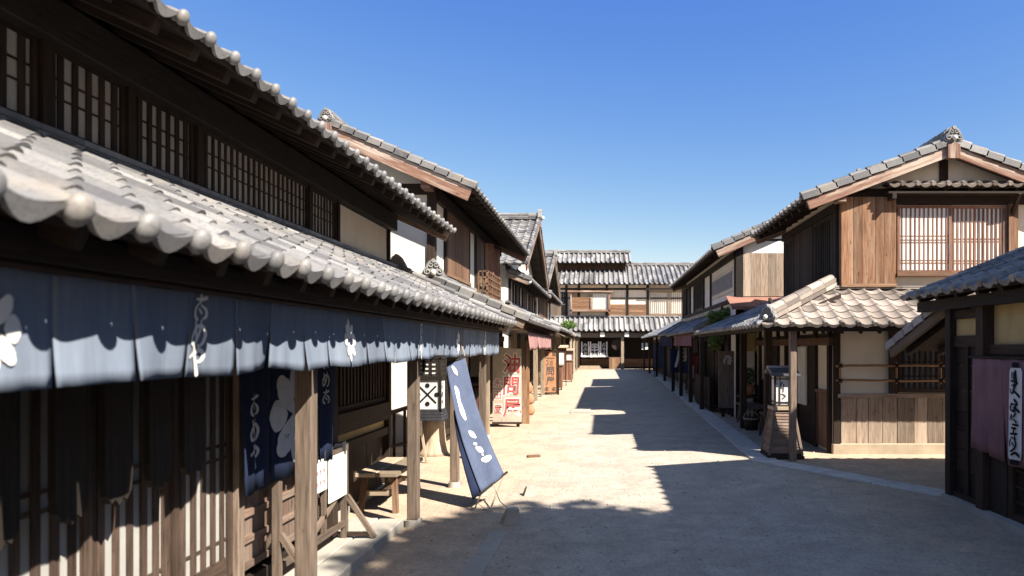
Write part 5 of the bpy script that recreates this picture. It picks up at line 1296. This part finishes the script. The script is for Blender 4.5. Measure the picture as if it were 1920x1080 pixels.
mb = MB(); mb.obox((cx-.20, cy-.21, 1.20), (.40, 0, 0), (0, .22, .08), (0, 0, .03)); mb.obox((cx-.20, cy+.21, 1.20), (.40, 0, 0), (0, -.21, .078), (0, 0, .03)); mb.box(cx-.21, cx+.21, cy-.03, cy+.03, 1.285, 1.325); mb.box(cx-.215, cx+.215, cy-.222, cy-.198, 1.185, 1.215); mb.build('roof', 'tile_slate', lt)

sb = thing('standing_signboard', 'tall dark weathered signboard on two legs with one pale character near its top', 'signboard', (2.87, 15.6, 0))
mb = MB()
for i in range(2): mb.box(2.65+.22*i, 2.868+.22*i, 15.6, 15.64, .20, 1.50)
mb.build('board', 'wood_grey', sb)
mb = MB(); mb.box(2.64, 3.10, 15.58, 15.66, .16, .20); mb.build('rail', 'wood_black', sb)
for x in (2.72, 2.94):
    mb = MB(); mb.box(x, x+.07, 15.6, 15.66, 0, .16); mb.build('leg', 'wood_black', sb)
fn = plane_fn((2.86, 15.6, 1.30), (1, 0, 0), (0, 0, 1), .003); mb = MB()
brush(mb, [[(-.06, .08, .03), (.04, .09, .025)], [(-.04, .03, .03), (-.09, -.02, .03), (-.07, -.08, .03)], [(-.02, .05, .025), (.08, .05, .035), (.02, 0, .025), (.08, -.02, .03)], [(-.02, -.04, .03), (.05, -.05, .03), (.0, -.10, .025)], [(.06, -.05, .025), (.05, -.11, .02)]], fn); mb.build('lettering', 'soft_paint', sb)

def stool(name, label, x, y, lx, ly, h, mat, group=None):
    t = thing(name, label, name.split('_')[-1], (x, y, 0), group)
    mb = MB(); mb.box(x-lx/2, x+lx/2, y-ly/2, y+ly/2, h-.04, h); mb.build('seat', mat, t, bevel=.004)
    for sx in (-1, 1):
        for sy in (-1, 1):
            mb = MB(); mb.bar((x+sx*lx*.36, y+sy*ly*.38, h-.04), (x+sx*lx*.46, y+sy*ly*.45, 0), .04, .04, (0, 1, 0)); mb.build('leg', mat, t)
    return t
stool('wooden_stool', 'small pale stool with splayed legs left of the lantern tower', 2.98, 12.1, .30, .5, .43, 'wood_grey')
stool('wooden_bench', 'low dark bench under the skirt roof between two posts', 3.05, 13.9, .42, 1.3, .42, 'wood_grey')
bk = thing('wooden_bucket', 'small wooden bucket with a pale rim under the low dark bench', 'bucket', (2.86, 13.15, 0))
mb = MB(); mb.lathe([(0, .0), (.12, .0), (.145, .24), (.13, .24), (.11, .03), (0, .03)], (2.86, 13.15, 0), 16); mb.build('body', 'wood_dark', bk)
mb = MB(); mb.lathe([(.146, .20), (.155, .20), (.157, .24), (.146, .24)], (2.86, 13.15, 0), 16); mb.build('hoop', 'rope', bk)
mb = MB(); mb.tube([(2.86+.15*math.cos(PI*i/10), 13.15, .22+.13*math.sin(PI*i/10)) for i in range(11)], .01, 6); mb.build('handle', 'rope', bk)
pt = thing('potted_plant', 'red clay pot with a leafy plant on the dark stand in the open shop', 'plant', (3.15, 14.75, .55))
mb = MB(); mb.lathe([(0, .55), (.10, .55), (.15, .78), (.13, .78), (0, .74)], (3.15, 14.75, 0), 14); mb.build('pot', 'terracotta', pt)
ps = thing('plant_stand', 'dark four-legged wooden stand carrying the red potted plant in the open shop', 'stand', (3.15, 14.75, 0))
mb = MB(); mb.box(2.95, 3.35, 14.5, 15.0, .5, .55); mb.build('top', 'wood_dark', ps)
for sx in (2.97, 3.30):
    for sy in (14.52, 14.95): mb = MB(); mb.box(sx, sx+.03, sy, sy+.03, 0, .5); mb.build('leg', 'wood_dark', ps)

def leaves(parent, blobs, n, size, mat='leaf', name='crown'):
    mb = MB()
    tot = sum(r[1]*r[2]*r[3] for r in blobs)
    for (c, rx, ry, rz) in blobs:
        m = int(n*rx*ry*rz/tot)
        for _ in range(m):
            d = V3((random.gauss(0, 1), random.gauss(0, 1), random.gauss(0, 1))).normalized(); k = random.random()**.45
            p = V3(c)+V3((d.x*rx, d.y*ry, d.z*rz))*k
            a = V3((random.gauss(0, 1), random.gauss(0, 1), random.gauss(0, .5))).normalized(); b = a.cross(V3((random.gauss(0, 1), random.gauss(0, 1), random.gauss(0, 1)))).normalized()
            s = size*random.uniform(.6, 1.3); t = random.random()
            mb.face([p-a*s, p+b*s*.42-a*s*.1, p+a*s, p-b*s*.42-a*s*.1], None, t)
    return mb.build(name, mat, parent)
leaves(pt, [((3.15, 14.75, .95), .16, .16, .2)], 220, .05, 'leaf', 'leaves')
def tree(label, x, y, h, blobs, n, size, r=.12, mat='leaf', group=None, cat='tree', name='tree', lean=0):
    t = thing(name, label, cat, (x, y, 0), group)
    mb = MB(); mb.tube([(x, y, -.05), (x+lean*.3, y+.04, h*.3), (x+lean, y-.03, h*.6), (x+lean, y, h*.85)], [r, r*.85, r*.6, r*.25], 9)
    for (c, rx, ry, rz) in blobs: mb.tube([(x+lean*.5, y, h*.4), tuple((V3(c)+V3((x, y, h*.6)))*.5), c], [r*.45, r*.3, r*.1], 6)
    mb.build('trunk', 'wood_dark', t)
    leaves(t, blobs, n, size, mat); return t
tree('bushy green shrub tree growing between the corner house and the plaster house', 2.85, 16.35, 2.5, [((2.80, 16.3, 2.22), .28, .25, .24), ((3.0, 16.2, 2.36), .24, .25, .18), ((2.62, 16.2, 2.32), .16, .2, .14), ((2.7, 16.3, 1.75), .18, .25, .25)], 2200, .05, .05, 'leaf_light', name='shrub_tree')
tree('leafy garden plant in the dark gap under the skirt roof', 3.25, 16.3, 1.7, [((3.2, 16.2, 1.3), .3, .3, .4), ((3.35, 16.3, .8), .25, .3, .35)], 900, .06, .03, name='garden_plant', cat='plant')
tree('small bright green bush showing above the low eaves on the sunny side', -2.0, 44.0, 2.9, [((-2.2, 44, 3.0), .55, .5, .3), ((-2.4, 44, 2.5), .4, .4, .4)], 900, .10, .05, 'leaf_light', name='bush', cat='bush')
for x, y, lab in ((7.2, -.75, 'tall broad tree behind the near shop, nearest the corner house'), (7.4, -3.3, 'tall broad tree behind the near shop, between its two neighbours'), (7.1, -5.9, 'tall broad tree behind the near shop, farthest from the corner house')):
    bl = [((x, y, 8.7), 1.6, 1.75, 1.5), ((x-.9, y+.9, 7.95), 1.15, 1.2, 1.15), ((x+1.0, y-.5, 10.05), 1.25, 1.4, 1.0), ((x-.2, y-1.0, 8.5), 1.35, 1.3, 1.4), ((x+.4, y+.8, 9.15), 1.2, 1.1, 1.2), ((x-.5, y, 7.25), 1.2, 1.5, .9)]
    tree(lab, x, y, 9, bl, 13000, .165, .22, group='trees behind the near shop')

# farther shopfront goods, shady side
wl = thing('cart_wheel', 'dark wooden cart wheel leaning at the shopfront of the plaster house', 'wheel', (2.85, 19.6, 0))
mb = MB(); rr = .36
mb.tube([(2.78+.10*(1+math.sin(2*PI*i/28))*0-.0, 19.6+rr*math.cos(2*PI*i/28), .98+rr*math.sin(2*PI*i/28)) for i in range(29)], .03, 8); mb.build('rim', 'wood_black', wl)
mb = MB()
for k in range(8): mb.bar((2.78, 19.6, .98), (2.78, 19.6+rr*math.cos(k*PI/4), .98+rr*math.sin(k*PI/4)), .03, .03, (1, 0, 0))
mb.build('spoke', 'wood_black', wl)
mb = MB(); mb.cyl((2.70, 19.6, .98), (2.86, 19.6, .98), .06, n=12); mb.bar((2.78, 19.6, 0), (2.78, 19.6, .95), .06, .06, (0, 1, 0)); mb.build('hub', 'wood_dark', wl)
curtain('awning_curtain', 'dull purple split curtain with pale seams under the plaster house eave', 'curtain', (2.36, 20.2, 1.62), (2.38, 22.6, 0), (0, -1, 0), 4.4, 1.97, 1.62, 8, 'purple', wave=.03, gap=.05)
curtain('awning_curtain', 'dark blue plain curtain under the eave of the dark timber house', 'curtain', (2.6, 28.5, 1.6), (2.60, 31, 0), (0, -1, 0), 5.5, 2.02, 1.6, 6, 'indigo', wave=.03, gap=.03)
pl = thing('small_plaque', 'small cream wooden plaque with dark characters on the shady side', 'sign', (2.62, 22.3, 1.05))
mb = MB(); mb.box(2.52, 2.74, 22.3, 22.34, 1.12, 1.56); mb.build('board', 'plaster', pl)
mb = MB(); mb.box(2.50, 2.76, 22.29, 22.35, 1.56, 1.60); mb.bar((2.63, 22.33, 1.6), (2.63, 22.33, 1.95), .02, .02); mb.build('hanger', 'wood_dark', pl)
fn = plane_fn((2.63, 22.3, 1.34), (1, 0, 0), (0, 0, 1), .003); mb = MB()
for k in range(3): brush(mb, [[(-.04, .14-.13*k, .025), (.04, .14-.13*k, .025)], [(0, .17-.13*k, .02), (0, .09-.13*k, .02)], [(-.04, .1-.13*k, .02), (.04, .09-.13*k, .02)]], fn)
mb.build('lettering', 'grey_ink', pl)
def drop(name, label, x, y, w, z0, z1, mat, strip=None):
    t, surf = curtain(name, label, 'banner', (x, y, z0), (x-w/2, y, 0), (1, 0, 0), w, z1, z0, 1, mat, 'cloth banners on the shady side', wave=.03, nu=6, nv=8)
    if strip:
        mb = MB(); brush(mb, [strip], lambda a, b, e=0: surf(a, z1-b, .012+e)); mb.build('pale_strip', 'white_cloth', t)
drop('cloth_banner', 'deep blue hanging cloth with a slanting white stripe on the shady side', 2.62, 24.0, .5, .7, 1.5, 'indigo', [(.32, 1.45, .09), (.27, 1.2, .09), (.2, .92, .10)])
drop('cloth_banner', 'blue-grey hanging cloth with one upright white stripe, next to the small plaque', 2.72, 21.9, .36, .75, 1.12, 'navy', [(.26, 1.1, .07), (.26, .8, .07)])
drop('cloth_banner', 'narrow pale pink and red hanging cloth before the cart wheel', 2.72, 20.6, .26, .55, 1.4, 'redcloth', [(.12, 1.0, .08), (.10, .65, .08)])
nb = thing('standing_banner', 'tall navy cloth panel on a wooden stand at the far shady side', 'banner', (2.95, 36, 0))
mb = MB(); mb.grid(lambda u, v: V3((2.72+.55*u, 36+.02*math.sin(u*9), 1.75-1.3*v)), 8, 8, flip=True); mb.build('cloth', 'navy', nb, solid=.01)
mb = MB(); mb.bar((2.72, 36.03, 0), (2.72, 36.03, 1.78), .03, .03, (0, 1, 0)); mb.bar((3.27, 36.03, 0), (3.27, 36.03, 1.78), .03, .03, (0, 1, 0)); mb.bar((2.7, 36.03, 1.77), (3.3, 36.03, 1.77), .03, .03); mb.bar((2.72, 35.7, 0), (2.72, 36.03, .4), .03, .03, (1, 0, 0)); mb.bar((3.27, 35.7, 0), (3.27, 36.03, .4), .03, .03, (1, 0, 0)); mb.build('stand', 'wood_black', nb)
mb = MB(); planks(mb, Face((2.62, 19.2, 0), (0, -1, 0)), 0, 2.6, .08, .85, .17, 0, .03); mb.box(2.64, 2.70, 16.6, 19.2, .3, .36); mb.box(2.64, 2.70, 16.6, 19.2, .7, .76)
for y in (16.65, 17.9, 19.1): mb.box(2.64, 2.71, y, y+.06, 0, .85)
single(mb, 'plank_screen', 'wood_dark', 'low dark plank screen in front of the plaster house', 'screen', (2.66, 17.9, 0))
